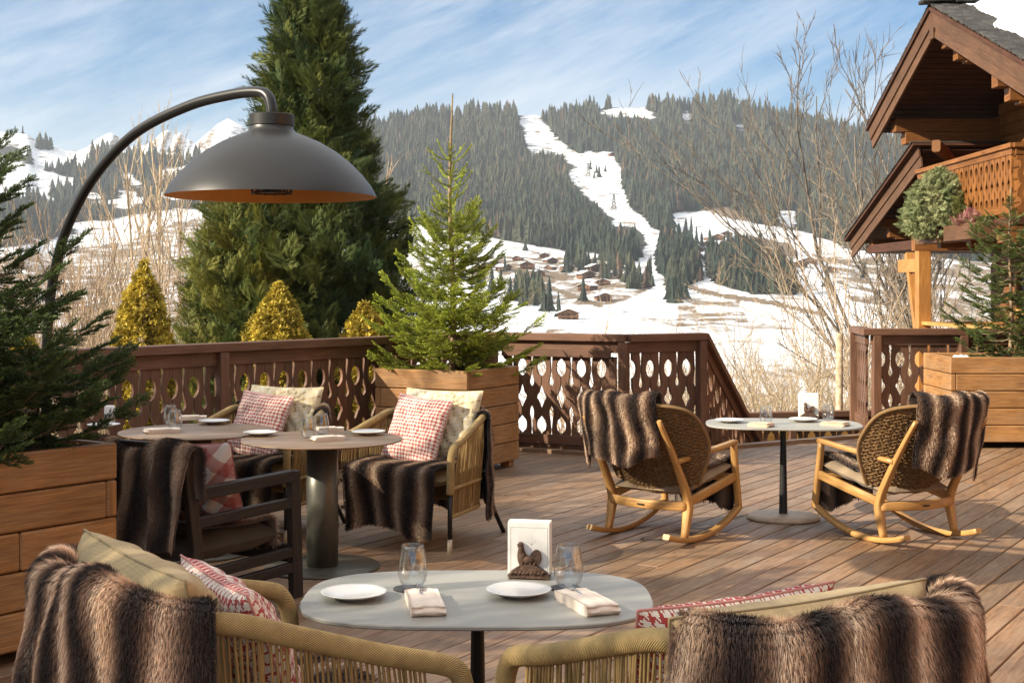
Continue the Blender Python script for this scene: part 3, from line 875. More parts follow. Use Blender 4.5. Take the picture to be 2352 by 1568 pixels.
def round_table(label, loc, h=.735, r=.46):
    t = thing('round_table', label, 'table', loc, .4, 'round bronze pedestal tables')
    mb = MB(); lathe(mb, [(0, h), (r - .002, h), (r, h - .002), (r, h - .007), (r - .003, h - .009), (0, h - .009)], 72); mb.build('table_top', MT['topbrown'], t)
    mb = MB(); lathe(mb, [(.0, h - .0095), (.09, h - .0095), (.09, .015), (0, .015)], 40); mb.build('column', MT['greymetal'], t)
    mb = MB(); lathe(mb, [(0, .014), (.325, .014), (.330, .011), (.330, .001), (0, .001)], 64); mb.build('base', MT['greymetal'], t)
    return t

# ------------------------------------------------------------------ tableware
PLATE = [(0, .006), (.045, .006), (.062, .009), (.085, .0165), (.0985, .0215), (.1, .0232), (.0985, .0245), (.088, .0215), (.066, .0145), (.048, .0115), (0, .011)]
def plate(label, loc, r=.1):
    mb = MB(); k = r / .1
    pr = [(0, .0), (.040, .0), (.044, .005)] + PLATE[2:]
    lathe(mb, [(a * k, b * k) for a, b in pr], 48)
    o = mb.build('plate', MT['ceramic']); o.location = [float(a) for a in loc]; o.rotation_euler[2] = rng.random() * 6
    return tag(o, label, 'plate', 'white side plates')

def tumbler(label, loc, k=1.0):
    out = [(0, 0), (.024, 0), (.029, .003), (.038, .018), (.0435, .040), (.0445, .052), (.042, .078), (.0365, .106), (.033, .124)]
    inn = [(.0318, .124), (.0352, .106), (.0407, .078), (.0430, .052), (.0418, .040), (.036, .020), (.027, .0085), (0, .007)]
    mb = MB(); lathe(mb, [(a * k, b * k) for a, b in out + [(.0324, .1246)] + inn], 40)
    o = mb.build('tumbler', MT['glass']); o.location = [float(a) for a in loc]
    return tag(o, label, 'glass', 'stemless glasses')

def coaster(label, loc, r=.048):
    mb = MB(); lathe(mb, [(0, 0), (r, 0), (r, .004), (r - .001, .0048), (0, .0048)], 36)
    o = mb.build('coaster', MT['slate']); o.location = [float(a) for a in loc]
    return tag(o, label, 'coaster', 'dark round coasters')

def folded_napkin(label, loc, rz, w=.085, l=.165, th=.022, shadecol=(1, 1, 1)):
    """napkin folded in three and tucked: several rounded layers"""
    mb = MB()
    def layer(z0, z1, l0, l1, ww, sh=0.0):
        # rounded fold at the near (-y) end
        n = 10; r = (z1 - z0) / 2
        prof = [(l1, z0), (l0 + r, z0)] + [(l0 + r - r * math.sin(a), z0 + r - r * math.cos(a)) for a in np.linspace(0, math.pi, n)[1:-1]] + [(l0 + r, z1), (l1, z1)]
        prof = np.array(prof); xs = np.linspace(-ww / 2, ww / 2, 9)
        P = np.zeros((len(xs), len(prof), 3))
        for i, x in enumerate(xs):
            puff = .0030 * math.cos(x / ww * 3.0) + .0012 * math.sin(x * 170 + l * 40)
            P[i, :, 0] = x + sh; P[i, :, 1] = prof[:, 0] + .002 * math.sin(x * 90 + z1 * 900); P[i, :, 2] = prof[:, 1] + puff * (prof[:, 1] - z0) / max(z1 - z0, 1e-4)
        n0 = mb.n
        grid(mb, P, shadecol, uv=np.stack([P[..., 0], P[..., 1]], -1), flip=True)
        for i, fl in ((0, False), (len(xs) - 1, True)):
            f = np.arange(len(prof)) + i * len(prof)
            f = f[::-1] if fl else f
            mb.ch.append((f[None] + n0, np.broadcast_to(np.asarray(shadecol, float), (1, len(prof), 3)), np.zeros((1, len(prof), 2)), False))
    layer(0, th * .95, -l / 2, l / 2, w)
    layer(th * .22, th * .74, -l / 2 - .0035, l * .30, w * .985, .001)
    layer(th * .40, th * .56, -l / 2 - .0045, l * .2, w * .97, .0005)
    layer(th * .96, th * 1.14, -l / 2 + .004, l * .22, w * .97, -.0015)
    o = mb.build('folded_napkin', MT['napkin']); o.location = [float(a) for a in loc]; o.rotation_euler[2] = rz
    return tag(o, label, 'napkin', 'folded napkins')

def fork(label, loc, rz):
    mb = MB(); 
    for x in (-.0085, -.0028, .0028, .0085):
        sweep(mb, smooth_path([(x, .088, .0045), (x, .066, .0015), (x * .95, .045, .003)], 8), .002, .0026)
    sweep(mb, [(0, .046, .003), (0, .036, .003), (0, .026, .004)], .0025, [.020, .018, .008])
    sweep(mb, smooth_path([(0, .028, .004), (0, -.01, .005), (0, -.05, .0045)], 10), .003, [.007] * 5 + [.008, .009, .010, .011, .011])
    o = mb.build('fork', MT['steel']); o.location = [float(a) for a in loc]; o.rotation_euler = (.05, 0, rz)
    return tag(o, label, 'fork', 'steel forks tucked in napkins')

ROOSTER = (np.array([(825, 955), (818, 930), (806, 896), (804, 860), (809, 815), (814, 794), (804, 790), (808, 778), (800, 769), (813, 762), (816, 750), (824, 754), (830, 746), (837, 753), (846, 752), (849, 764), (853, 780), (858, 810), (872, 842), (893, 861), (906, 867), (911, 845), (930, 819), (955, 807), (979, 813), (995, 838), (1001, 872), (994, 906), (977, 929), (962, 936), (975, 955), (925, 955), (918, 942), (885, 944), (880, 955)], float) * (1, -1) + (-895, 955)) * .000397 / 1.12
def napkin_holder(label, loc, rz, k=1.0):
    t = thing('napkin_holder', label, 'napkin holder', loc, rz, 'rooster napkin holders')
    for sg in (1, -1):
        mb = MB(); M = np.eye(4); M[:3, :3] = np.array([[1, 0, 0], [0, 0, sg * -1.0 * -1], [0, 1, 0]]); M[:3, :3] = np.array([[1.0, 0, 0], [0, 0, 1.0], [0, 1.0, 0]])
        y0 = -sg * .030
        M2 = M.copy(); M2[:3, 3] = (0, y0, .034 * k)
        po = ROOSTER * k
        # body plate, then raised relief: breast, wing, tail feathers, legs
        prism(mb, po[::-1], -.004, .004, M2)
        yr = y0 - sg * .005
        for (x, z, rx, rz_, n) in ((-.019, .030, .011, .017, 0), (-.004, .023, .019, .011, 0), (-.0215, .050, .0075, .016, 0), (-.0225, .066, .0065, .006, 0)):
            a = np.linspace(0, np.pi / 2, 7)
            pr = np.c_[np.cos(a)[::-1][::-1], np.sin(a)]
            V = []; segs = 18
            th = np.linspace(0, 2 * np.pi, segs, endpoint=False)
            P = np.stack([np.stack([x * k + rx * k * c * np.cos(th), np.full(segs, yr - sg * s * .007), z * k + .034 * k + rz_ * k * c * np.sin(th)], -1) for c, s in pr], 0)
            grid(mb, np.transpose(P, (1, 0, 2)), closed_u=True, flip=sg > 0)
        for q in range(6):
            a0 = .3 + q * .34; path = [(.012 * k + .004 * q * k * .2, yr, (.036 + .034) * k)]
            rr = .012 + .0028 * q
            path = [((.021 + (.0145 - .0022 * q) * math.cos(b)) * k, yr, (.030 + .034 + (.0195 - .0028 * q) * math.sin(b)) * k) for b in np.linspace(2.7, -1.1, 10)]
            tube(mb, path, .0021 * k, 6)
        for x in (-.016, -.006, .008, .020): tube(mb, [(x * k, yr, .052 * k), ((x - .003) * k, yr, .044 * k), ((x + .002) * k, yr, .034 * k)], .003 * k, 6)
        mb.build('rooster_plate', MT['iron'], t)
        mb = MB()
        base = [(-.056, 0), (-.050, .0045), (.050, .0045), (.056, 0), (.060, .012), (.050, .024), (.036, .034), (.022, .041), (.0, .044), (-.022, .041), (-.036, .034), (-.050, .024), (-.060, .012)]
        M3 = M.copy(); M3[:3, 3] = (0, y0, 0)
        prism(mb, (np.array(base) * k)[::-1], -.009, .009, M3)
        for q in range(9):
            x = -.045 + q * .011
            tube(mb, [((x - .006) * k, y0 - sg * .0095, (.014 + .004 * (q % 2)) * k), (x * k, y0 - sg * .011, (.021 + .003 * ((q + 1) % 2)) * k), ((x + .007) * k, y0 - sg * .0095, (.015 + .003 * (q % 3)) * k)], .0035 * k, 6)
        mb.build('rocky_base', MT['iron'], t)
    mb = MB(); box(mb, (0, 0, .010 * k), (.11 * k, .058, .006)); mb.build('tray', MT['iron'], t)
    return t

def napkin_stack(label, loc, rz, k=1.0, w=.118, h=.150):
    mb = MB(); g = np.random.default_rng(5)
    n = 9
    for i in range(n):
        y = (i - (n - 1) / 2) * .0052; dx = g.normal() * .0012; dz = g.normal() * .0014
        box(mb, (dx, y, .014 * k + (h * k + dz) / 2), (w * k, .0040, h * k + dz), b=.0018, tone=.97 + .05 * g.random())
    # faint printed sprig and border on the front sheet
    yf = -(n - 1) / 2 * .0052 - .0026
    pr = []
    for a in np.linspace(-1.0, 1.0, 9): pr.append(((0, .098), (.018 * math.sin(a), .098 + .026 * math.cos(a) * (1 + .2 * math.cos(4 * a)))))
    P0 = np.array([(p[0][0] * k + .008, yf, p[0][1] * k) for p in pr]); P1 = np.array([(p[1][0] * k + .008, yf, p[1][1] * k) for p in pr])
    sticks(mb, P0, P1, .0002, .00015, 3, (.70, .70, .68))
    ww, hh = w * k / 2 - .008, h * k - .002
    bx = np.array([(-ww, yf, .02), (-ww, yf, hh), (ww, yf, hh), (ww, yf, .02)])
    sticks(mb, bx[:-1], bx[1:], .0005, .0005, 3, (.66, .65, .62))
    o = mb.build('napkin_stack', MT['paper']); o.location = [float(a) for a in loc]; o.rotation_euler[2] = rz
    return tag(o, label, 'paper napkins', 'paper napkin stacks')
# ------------------------------------------------------------------ conifers with real needles
def add_needles(mb, paths, per_m, nl, nw, cols, g, flat=.35, tipcol=None):
    """paths: list of (n,3) twig polylines. needles as slim pointed blades all along them"""
    P, T, F, Cc = [], [], [], []
    for p, c in zip(paths, cols):
        seg = np.diff(p, axis=0); L = np.linalg.norm(seg, axis=1); tot = L.sum()
        m = max(6, int(tot * per_m)); q = np.sort(g.random(m)) * tot
        cs = np.r_[0, np.cumsum(L)]; i = np.clip(np.searchsorted(cs, q) - 1, 0, len(L) - 1)
        f = (q - cs[i]) / np.maximum(L[i], 1e-6)
        P.append(p[i] + seg[i] * f[:, None]); T.append(seg[i] / np.maximum(L[i], 1e-6)[:, None]); F.append(q / tot)
        Cc.append(np.tile(np.asarray(c)[None], (m, 1)))
    P = np.concatenate(P); T = np.concatenate(T); F = np.concatenate(F); Cc = np.concatenate(Cc); m = len(P)
    up = np.tile(np.array([[0, 0, 1.0]]), (m, 1)); B = nrm(np.cross(T, up) + 1e-6); N = np.cross(B, T)
    th = g.random(m) * 2 * np.pi
    th = np.where(np.sin(th) < -.35, -th, th)                          # fewer needles underneath
    rad = np.cos(th)[:, None] * B + (np.sin(th) * (1 - flat) + .15)[:, None] * N
    d = nrm(rad + T * (.55 + .5 * F[:, None] + .3 * g.random((m, 1))) + .12 * g.normal(size=(m, 3)))
    L = nl * (.75 + .45 * g.random(m)) * (1 - .25 * F)
    side = nrm(np.cross(d, g.normal(size=(m, 3)))) * (nw * (.8 + .4 * g.random(m)))[:, None] / 2
    V = np.stack([P - side * .8, P + side * .8, P + d * L[:, None] * .6 + side, P + d * L[:, None]], 1)
    V2 = np.stack([P - side * .8, P + d * L[:, None] * .6 + side, P + d * L[:, None], P + d * L[:, None] * .6 - side], 1)
    k = np.arange(m)[:, None] * 4
    c = Cc * (.72 + .56 * g.random((m, 1)))
    if tipcol is not None:
        w = np.clip((F - .55) * 1.6, 0, 1)[:, None] * g.random((m, 1)); c = c * (1 - w) + np.asarray(tipcol) * w
    mb.add(np.stack([P - side * .7, P + side * .7, P + d * L[:, None] * .65 + side * .9, P + d * L[:, None]], 1).reshape(-1, 3),
           k + np.array([[0, 1, 2, 3]]), np.repeat(c, 4, 0), None, False)

def needle_axis(p0, d, L, n, nl, nw, g, V, Fc, vc, up=(0, 0, 1.0), tipw=1.0):
    """append n needle blades along a straight twig"""
    d = nrm(np.array(d, float)); B = nrm(np.cross(d, up)); N = np.cross(B, d)
    for i in range(n):
        f = (i + g.random()) / n; th = g.random() * 6.283
        if math.sin(th) < -.3: th = -th
        r = math.cos(th) * B + (.75 * math.sin(th) + .1) * N
        dd = nrm(r + d * (.40 + .65 * f + .25 * g.random())); l = nl * (.75 + .45 * g.random()) * (1 - .2 * f)
        s = nrm(np.cross(dd, g.normal(size=3))) * nw * .5
        p = np.array(p0) + d * L * f; k = len(V)
        V.extend([p - s * .7, p + s * .7, p + dd * l * .6 + s, p + dd * l]); Fc.append([k, k + 1, k + 2, k + 3])
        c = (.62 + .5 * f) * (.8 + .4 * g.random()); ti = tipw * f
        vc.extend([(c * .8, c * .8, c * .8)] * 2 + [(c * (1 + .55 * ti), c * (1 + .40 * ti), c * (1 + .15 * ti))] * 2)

def frond_template(seed, nl, nw, dens):
    """a flat branchlet about 1 long: an axis and paired fingers, each set with needles. needle sizes are given for a frond 0.2 m long"""
    g = np.random.default_rng(seed); V, Fc, vc = [], [], []; q = 1 / .20
    needle_axis((0, 0, 0), (0, 1, .06), 1.0, int(66 * dens), nl * q, nw * q, g, V, Fc, vc)
    for i in range(5):
        f = .12 + i * .165
        for sg in (-1, 1):
            L = (.58 - .40 * f) * (.8 + .4 * g.random()); f2 = f + .06 * g.random()
            needle_axis((0, f2, .06 * f2), (sg * (.75 + .15 * g.random()), .85, .10 * g.normal()), L, int(92 * L * dens) + 8, nl * q, nw * q, g, V, Fc, vc)
    V = np.array(V); V[:, 2] += -.10 * V[:, 1] ** 2 - .14 * V[:, 0] ** 2 + .06 * V[:, 1] ** 3
    return V, np.array(Fc), np.array(vc)

def potted_fir(label, base, H, prof, seed, nl=.020, nw=.0036, col=(.075, .115, .030), tip=(.30, .30, .07), whorl=.13, leader=.45, per=7, frond=.19, gap=.06, dens=1.0, sparse=.62, elev=(-.02, .16, .5, .85), group='potted firs', dark=None):
    """prof: [(fraction of height, branch length)]; leafy whorls of fronds below 'sparse', single bottle-brush twigs above"""
    g = np.random.default_rng(seed); pr = np.array(prof, float)
    t = thing('potted_fir', label, 'fir tree', base, 0, group)
    q = np.linspace(0, 1, 14)
    trunk = np.c_[.015 * np.sin(q * 7), .015 * np.cos(q * 5) - .015, H * q]
    wood_mb = MB(); tube(wood_mb, trunk, np.interp(q, [0, 1], [.026 * H / 2, .006]), 8)
    tr = lambda z: np.array([np.interp(z, trunk[:, 2], trunk[:, 0]), np.interp(z, trunk[:, 2], trunk[:, 1]), z])
    paths, cols, S0, S1, SR = [], [], [], [], []
    D, T, S, Cc = [], [], [], []
    col = np.array(col)
    z = .08; az = g.random() * 6.28
    qq = np.linspace(0, 1, 8)[:, None]
    while z < H - leader + .01:
        f = z / H; n = per if f < sparse else max(3, int(per * .62)); Lr = np.interp(f, pr[:, 0], pr[:, 1])
        for b in range(n):
            az += 2 * np.pi / n + g.normal() * .22
            L = Lr * (.74 + .42 * g.random()); zz = min(z + g.normal() * .025, H - leader)
            el = np.interp(f, [0, .3, .7, 1], elev) + g.normal() * .13
            d = np.array([math.cos(az) * math.cos(el), math.sin(az) * math.cos(el), math.sin(el)])
            p = tr(max(zz, .03)) + d * L * qq + np.array([0, 0, 1.0]) * L * (.15 * qq ** 2.2 - .12 * np.sin(qq * np.pi))
            S0.extend(p[:-1]); S1.extend(p[1:]); SR.extend(np.linspace(.007 * (L + .3), .002, 7))
            shade = col * (.8 + .4 * g.random())
            if f > sparse:
                paths.append(p); cols.append(shade * 1.15)
                for s in (.45, .72):
                    if g.random() < .55 and L > .16:
                        ax = d; sv = nrm(np.cross(ax, (0, 0, 1.0))) * (1 if g.random() < .5 else -1)
                        b0 = p[int(s * 7)]; paths.append(b0 + nrm(ax + sv * .8 + np.array([0, 0, .15])) * L * .38 * np.linspace(0, 1, 5)[:, None]); cols.append(shade * 1.1)
                continue
            s = .10 + .12 * g.random(); sd = 1
            while s < 1.0:
                i = min(int(s * 7), 6); bp = p[i] + (p[i + 1] - p[i]) * (s * 7 - i); ax = nrm(p[i + 1] - p[i])
                sv = nrm(np.cross(ax, (0, 0, 1.0))) * sd
                D.append(ax * (.75 + .25 * s) + sv * (.85 - .30 * s) + np.array([0, 0, .03 + .15 * g.normal()])); T.append(bp)
                S.append(frond * (.70 + .45 * g.random()) * (1.0 - .25 * s) * np.interp(L, [.1, .5], [.6, 1.0])); Cc.append(shade * (.85 + .3 * g.random()))
                sd = -sd; s += gap / L * (.7 + .6 * g.random())
            D.append(p[-1] - p[-2]); T.append(p[-1] - .02 * d); S.append(frond * (.75 + .3 * g.random())); Cc.append(shade * 1.1)
        z += whorl * (.75 + .5 * g.random()) * (1.0 if f < sparse else 1.15)
    paths.append(np.array([tr(H - leader + (leader) * a) for a in np.linspace(-.6, .999, 9)])); cols.append(col * 1.2)
    S0 = np.array(S0); S1 = np.array(S1); SR = np.array(SR); sticks(wood_mb, S0, S1, SR, SR * .8, 3); wood_mb.build('trunk', MT['firbark'], t)
    mb = MB(); D = np.array(D); T = np.array(T); S = np.array(S); Cc = np.array(Cc)
    Rm = frame_from(D, np.array([0, 0, 1.0]) + .25 * g.normal(size=D.shape)); w = g.integers(0, 3, len(S))
    for k in range(3):
        TV, TF, TC = frond_template(seed * 3 + k, nl, nw, dens); i = w == k
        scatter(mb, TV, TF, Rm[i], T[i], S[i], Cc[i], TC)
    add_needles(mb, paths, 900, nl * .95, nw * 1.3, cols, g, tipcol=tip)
    mb.build('needles', MT['needle'], t)
    return t

# ------------------------------------------------------------------ cypress-like evergreen made of feathery plumes
def plume_template(n=11, w=.030):
    """one feathery spray, 1 long along +Y, lying in the XY plane and slightly cupped"""
    V, Fc, vc = [], [], []
    def blade(p, d, L, w_):
        d = np.array(d) / np.linalg.norm(d); s = np.array([-d[1], d[0], 0]) * w_
        k = len(V); p = np.array(p)
        z = np.array([0, 0, .10 * L])
        V.extend([p - s * .6, p + d * L * .45 - s + z, p + d * L - z * .5, p + d * L * .45 + s + z]); Fc.append([k, k + 1, k + 2, k + 3])
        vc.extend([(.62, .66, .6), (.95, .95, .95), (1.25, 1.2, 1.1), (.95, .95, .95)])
    for i in range(n):
        f = i / n; L = (.36 * (1 - f) ** .7 + .10)
        for sg in (-1, 1):
            blade((0, .05 + f * .78, .05 * math.sin(i)), (sg * (.62 - .25 * f), .85, 0), L, w * (1.1 - .4 * f))
    blade((0, .7, 0), (0, 1, 0), .32, w)
    blade((0, .0, 0), (0, 1, 0), .8, w * .6)
    return np.array(V, float), np.array(Fc), np.array(vc)
PV, PF, PC = plume_template()
FINE = plume_template(15, .019)
def tuft_template(seed=2, n=14):
    """round knot of short scale leaves"""
    g = np.random.default_rng(seed); V, Fc, vc = [], [], []
    for i in range(n):
        d = nrm(g.normal(size=3) * np.array([1, .8, 1]) + np.array([0, .55, 0])); s = nrm(np.cross(d, g.normal(size=3))) * .17; p = d * .12; k = len(V); L = .55 + .5 * g.random()
        V.extend([p - s * .4, p + d * L * .55 - s, p + d * L, p + d * L * .55 + s]); Fc.append([k, k + 1, k + 2, k + 3])
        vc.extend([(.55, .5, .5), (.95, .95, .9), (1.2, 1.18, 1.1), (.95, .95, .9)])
    return np.array(V), np.array(Fc), np.array(vc)
TUFT = tuft_template()

def evergreen(label, base, profile, seed, n, size, cols, name='cypress_tree', cat='evergreen tree', group=None, upw=.75, inner=.30, lobes=7, mat='leaf', trunk_r=.12, squash=1.0, spread=.35, tmpl=None, lobe=1.0):
    """profile: [(z, radius)]; crown of plumes on uneven lobes around the axis"""
    g = np.random.default_rng(seed)
    t = thing(name, label, cat, base, 0, group)
    pr = np.array(profile, float); H = pr[-1, 0]
    mb = MB(); tube(mb, [(0, 0, -min(.6, .03 * H)), (0, 0, H * .4), (.02, 0, H * .93)], [trunk_r, trunk_r * .7, .01], 8); mb.build('trunk', MT['firbark'], t)
    wts = np.interp(np.linspace(0, H, 200), pr[:, 0], pr[:, 1]) + .04; cdf = np.cumsum(wts); cdf /= cdf[-1]
    z = np.interp(g.random(n), cdf, np.linspace(0, H, 200)); a = g.random(n) * 2 * np.pi
    r = np.interp(z, pr[:, 0], pr[:, 1])
    ph = g.random(12) * 6.28
    lob = 1 + lobe * (.13 * np.sin(a * lobes + ph[0] + z * 1.7) * np.sin(z * 2.6 + ph[1] + a * 2) + .12 * np.sin(z * 5.1 + a * 3 + ph[2]) + .07 * np.sin(a * 11 + z * 9 + ph[3]))
    dep = 1 - inner * g.random(n) ** 1.6
    rr = np.maximum(r * lob * dep - .35 * size, .01)
    T = np.stack([rr * np.cos(a), rr * np.sin(a) * squash, z - .3 * size], -1)
    out = np.stack([np.cos(a), np.sin(a), 0 * a], -1)
    topw = np.clip((z / H - .8) * 4, 0, 1)[:, None]
    d = out * (1 - upw) * (1 - .6 * topw) + np.array([0, 0, upw]) + spread * g.normal(size=(n, 3)) * np.array([1, 1, .6])
    tang = np.stack([-np.sin(a), np.cos(a), 0 * a], -1)
    Rm = frame_from(d, out + .5 * tang * g.normal(size=(n, 1)) + np.array([0, 0, .2]))
    cl = np.array(cols); w = .5 + .5 * np.sin(a * 5 + z * 3.3 + ph[4]) * np.sin(z * 4.1 + ph[5]); w = np.clip(w + .25 * g.normal(size=n), 0, 1)[:, None]
    c = (cl[0] * (1 - w) + cl[1] * w) * (.7 + .6 * g.random((n, 1)))
    tv, tf, tc = tmpl or (PV, PF, PC)
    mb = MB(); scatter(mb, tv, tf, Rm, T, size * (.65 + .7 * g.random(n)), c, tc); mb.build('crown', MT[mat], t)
    return t

# ------------------------------------------------------------------ leafless trees
def bare_segments(seed, H, levels=4, trunk_r=.06, spread=.55, upb=.25, kids=(5, 5, 4, 3), stems=1, stem_spread=.25, first=.2, wig=.12, lenf=(.55, .5, .48, .45), forkf=.0, rmin=.0028):
    g = np.random.default_rng(seed); A, B, RA, RB = [], [], [], []
    def grow(p, d, L, r, lev):
        n = max(3, int(5 - lev)); pts = [np.array(p)]; d = nrm(d)
        for i in range(n):
            d = nrm(d + wig * g.normal(size=3) + np.array([0, 0, upb * .16]))
            pts.append(pts[-1] + d * L / n)
        rr = np.linspace(r, r * (.45 if lev < levels - 1 else .35), n + 1)
        for i in range(n): A.append(pts[i]); B.append(pts[i + 1]); RA.append(rr[i]); RB.append(rr[i + 1])
        if lev >= levels - 1: return
        k = kids[lev]; k = k + int(g.integers(0, 2))
        az = g.random() * 6.28
        for j in range(k):
            f = first + (1 - first) * (j + .6 * g.random()) / k if lev == 0 else .15 + .85 * (j + g.random() * .7) / k
            f = min(f, .99); i = min(int(f * n), n - 1); q = f * n - i
            bp = pts[i] + (pts[i + 1] - pts[i]) * q; ax = nrm(pts[i + 1] - pts[i])
            az += 2.4 + .5 * g.normal()
            e1 = nrm(np.cross(ax, (0.3, .2, 1.0))); e2 = np.cross(ax, e1)
            sp = spread * (.75 + .5 * g.random())
            dd = nrm(ax * math.cos(sp) + (e1 * math.cos(az) + e2 * math.sin(az)) * math.sin(sp) + np.array([0, 0, upb]))
            grow(bp, dd, L * lenf[lev] * (.65 + .6 * g.random()) * (1.15 - .45 * f), max(rr[i] * .60, rmin), lev + 1)
        if forkf: 
            grow(pts[-1], nrm(d + forkf * g.normal(size=3)), L * .5, rr[-1], lev + 1)
    for s in range(stems):
        a = g.random() * 6.28
        d = np.array([math.cos(a) * stem_spread, math.sin(a) * stem_spread, 1.0])
        p0 = np.array([math.cos(a), math.sin(a), 0]) * (.12 * stems ** .5 * g.random() if stems > 1 else 0)
        grow(p0, d, H * (.55 if levels > 2 else .8) * (.75 + .4 * g.random()), trunk_r * (.7 + .5 * g.random()), 0)
    return np.array(A), np.array(B), np.array(RA), np.array(RB)

_bare_cache = {}
def bare_tree(label, base, kind, seed, H, rz=0.0, name='bare_tree', cat='bare tree', group='leafless trees', mat='bark', scale=1.0, flip=1, **kw):
    key = (kind, seed, H, mat)
    if key in _bare_cache:
        t = copy_tree(_bare_cache[key])
        t.location = [float(a) for a in base]; t.rotation_euler = (0, 0, rz); t.scale = (scale, scale, scale)
        t.name = name
        return tag(t, label, cat, group)
    A, B, RA, RB = bare_segments(seed, H, **kw)
    kk = H / B[:, 2].max(); A, B = A * kk, B * kk
    t = thing(name, label, cat, base, rz, group); t.scale = (scale,) * 3
    thick = np.maximum(RA, RB) > np.percentile(RA, 92)
    g = np.random.default_rng(seed + 5)
    tone = (.75 + .5 * g.random((len(A), 1))) * np.ones((1, 3))
    mb = MB(); sticks(mb, A[thick], B[thick], RA[thick], RB[thick], 6, tone[thick]); sticks(mb, A[~thick], B[~thick], RA[~thick], RB[~thick], 3, tone[~thick]); mb.build('trunk', MT[mat], t)
    _bare_cache[key] = t
    return t
# ------------------------------------------------------------------ fretwork balustrades
def _gapA(t):
    g = np.zeros_like(t) + .015
    for c, hh in ((.205, .10), (.87, .095)):
        q = np.clip(1 - ((t - c) / hh) ** 2, 0, 1) ** .5
        sc = 1 - .22 * (np.abs(((t - c) / hh)) > .72) * (np.sin((t - c) * 260) > 0)
        g = np.maximum(g, .50 * q * sc)
    g = np.maximum(g, .045 * ((t > .3) & (t < .40)))
    dia = np.interp(t, [.385, .455, .50, .53, .565, .59, .62, .69], [0, .17, .26, .48, .50, .33, .22, 0]); return np.maximum(g, dia)
def _gapB(t):
    return np.maximum(.012, np.interp(t, [0, .05, .23, .31, .37, .395, .43, .44, .62, .65, .68, .74, .80, .92, 1.0], [.17, .16, .06, .15, .25, .24, .02, .0, .0, .04, .2, .25, .16, .06, .12]))

def fret_panel(mb, x0, x1, z0, z1, bw=.105, th=.026, y=0.0, n=56, start=0):
    """row of sawn boards; paired edges leave ovals, trefoils and slots. x along the rail"""
    cnt = max(2, int(round((x1 - x0) / bw))); w = (x1 - x0) / cnt
    t = np.linspace(0, 1, n); z = z1 + (z0 - z1) * t
    gA, gB = _gapA(t) * w, _gapB(t) * w
    for i in range(cnt):
        l, r = (gA, gB) if (i + start) % 2 == 0 else (gB, gA)
        xl, xr = x0 + i * w + l, x0 + (i + 1) * w - r
        V = np.concatenate([np.c_[xl, np.full(n, y - th / 2), z], np.c_[xr, np.full(n, y - th / 2), z], np.c_[xl, np.full(n, y + th / 2), z], np.c_[xr, np.full(n, y + th / 2), z]])
        k = np.arange(n - 1)
        f = np.concatenate([np.stack([k, k + 1, n + k + 1, n + k], -1), np.stack([2 * n + k, 3 * n + k, 3 * n + k + 1, 2 * n + k + 1], -1),
                            np.stack([k, 2 * n + k, 2 * n + k + 1, k + 1], -1), np.stack([n + k, n + k + 1, 3 * n + k + 1, 3 * n + k], -1)])
        mb.add(V, f, (np.ones(3) * (.85 + .3 * rng.random())), np.c_[V[:, 2], V[:, 0] + rng.random()], False)

def shear(mb, k):
    mb.V = [np.c_[v[:, :2], v[:, 2] + k * v[:, 0]] for v in mb.V]
    return mb

def balustrade(label, p0, p1, posts, panels, top=1.155, slope=0.0, name='balustrade', group='fretwork balustrades', mat='rail', cap=.145, z_bot=.05, side=-1, base_z=0.0, ext=(0, 0), bw=.105):
    p0 = np.array(p0, float); p1 = np.array(p1, float); d = p1 - p0; L = np.linalg.norm(d)
    t = thing(name, label, 'balustrade', (p0[0], p0[1], base_z), math.atan2(d[1], d[0]), group)
    def B(nm, f):
        mb = MB(); f(mb); shear(mb, slope); return mb.build(nm, MT[mat], t)
    B('top_rail', lambda m: box(m, (L / 2 + (ext[1] - ext[0]) / 2, 0, top - .036), (L + ext[0] + ext[1], cap, .072), b=.006, tone=1.1))
    B('sub_rail', lambda m: box(m, (L / 2, side * -.004, top - .128), (L - .02, .045, .105), b=.004))
    B('bottom_rail', lambda m: (box(m, (L / 2, 0, z_bot + .075), (L - .02, .05, .09), b=.004), box(m, (L / 2, .004, z_bot - .012), (L - .02, .03, .076), b=.003, tone=.7)))
    for x in posts:
        mb = MB(); box(mb, (x, side * .028, (top - .074) / 2 + slope * x), (.088, .088, top - .078), b=.005, tone=1.08); mb.build('post', MT[mat], t)
    for (a, b) in panels:
        mb = MB(); fret_panel(mb, a, b, z_bot + .10, top - .16, bw=bw, y=side * -.012); shear(mb, slope); mb.build('fretwork_panel', MT[mat], t)
    return t

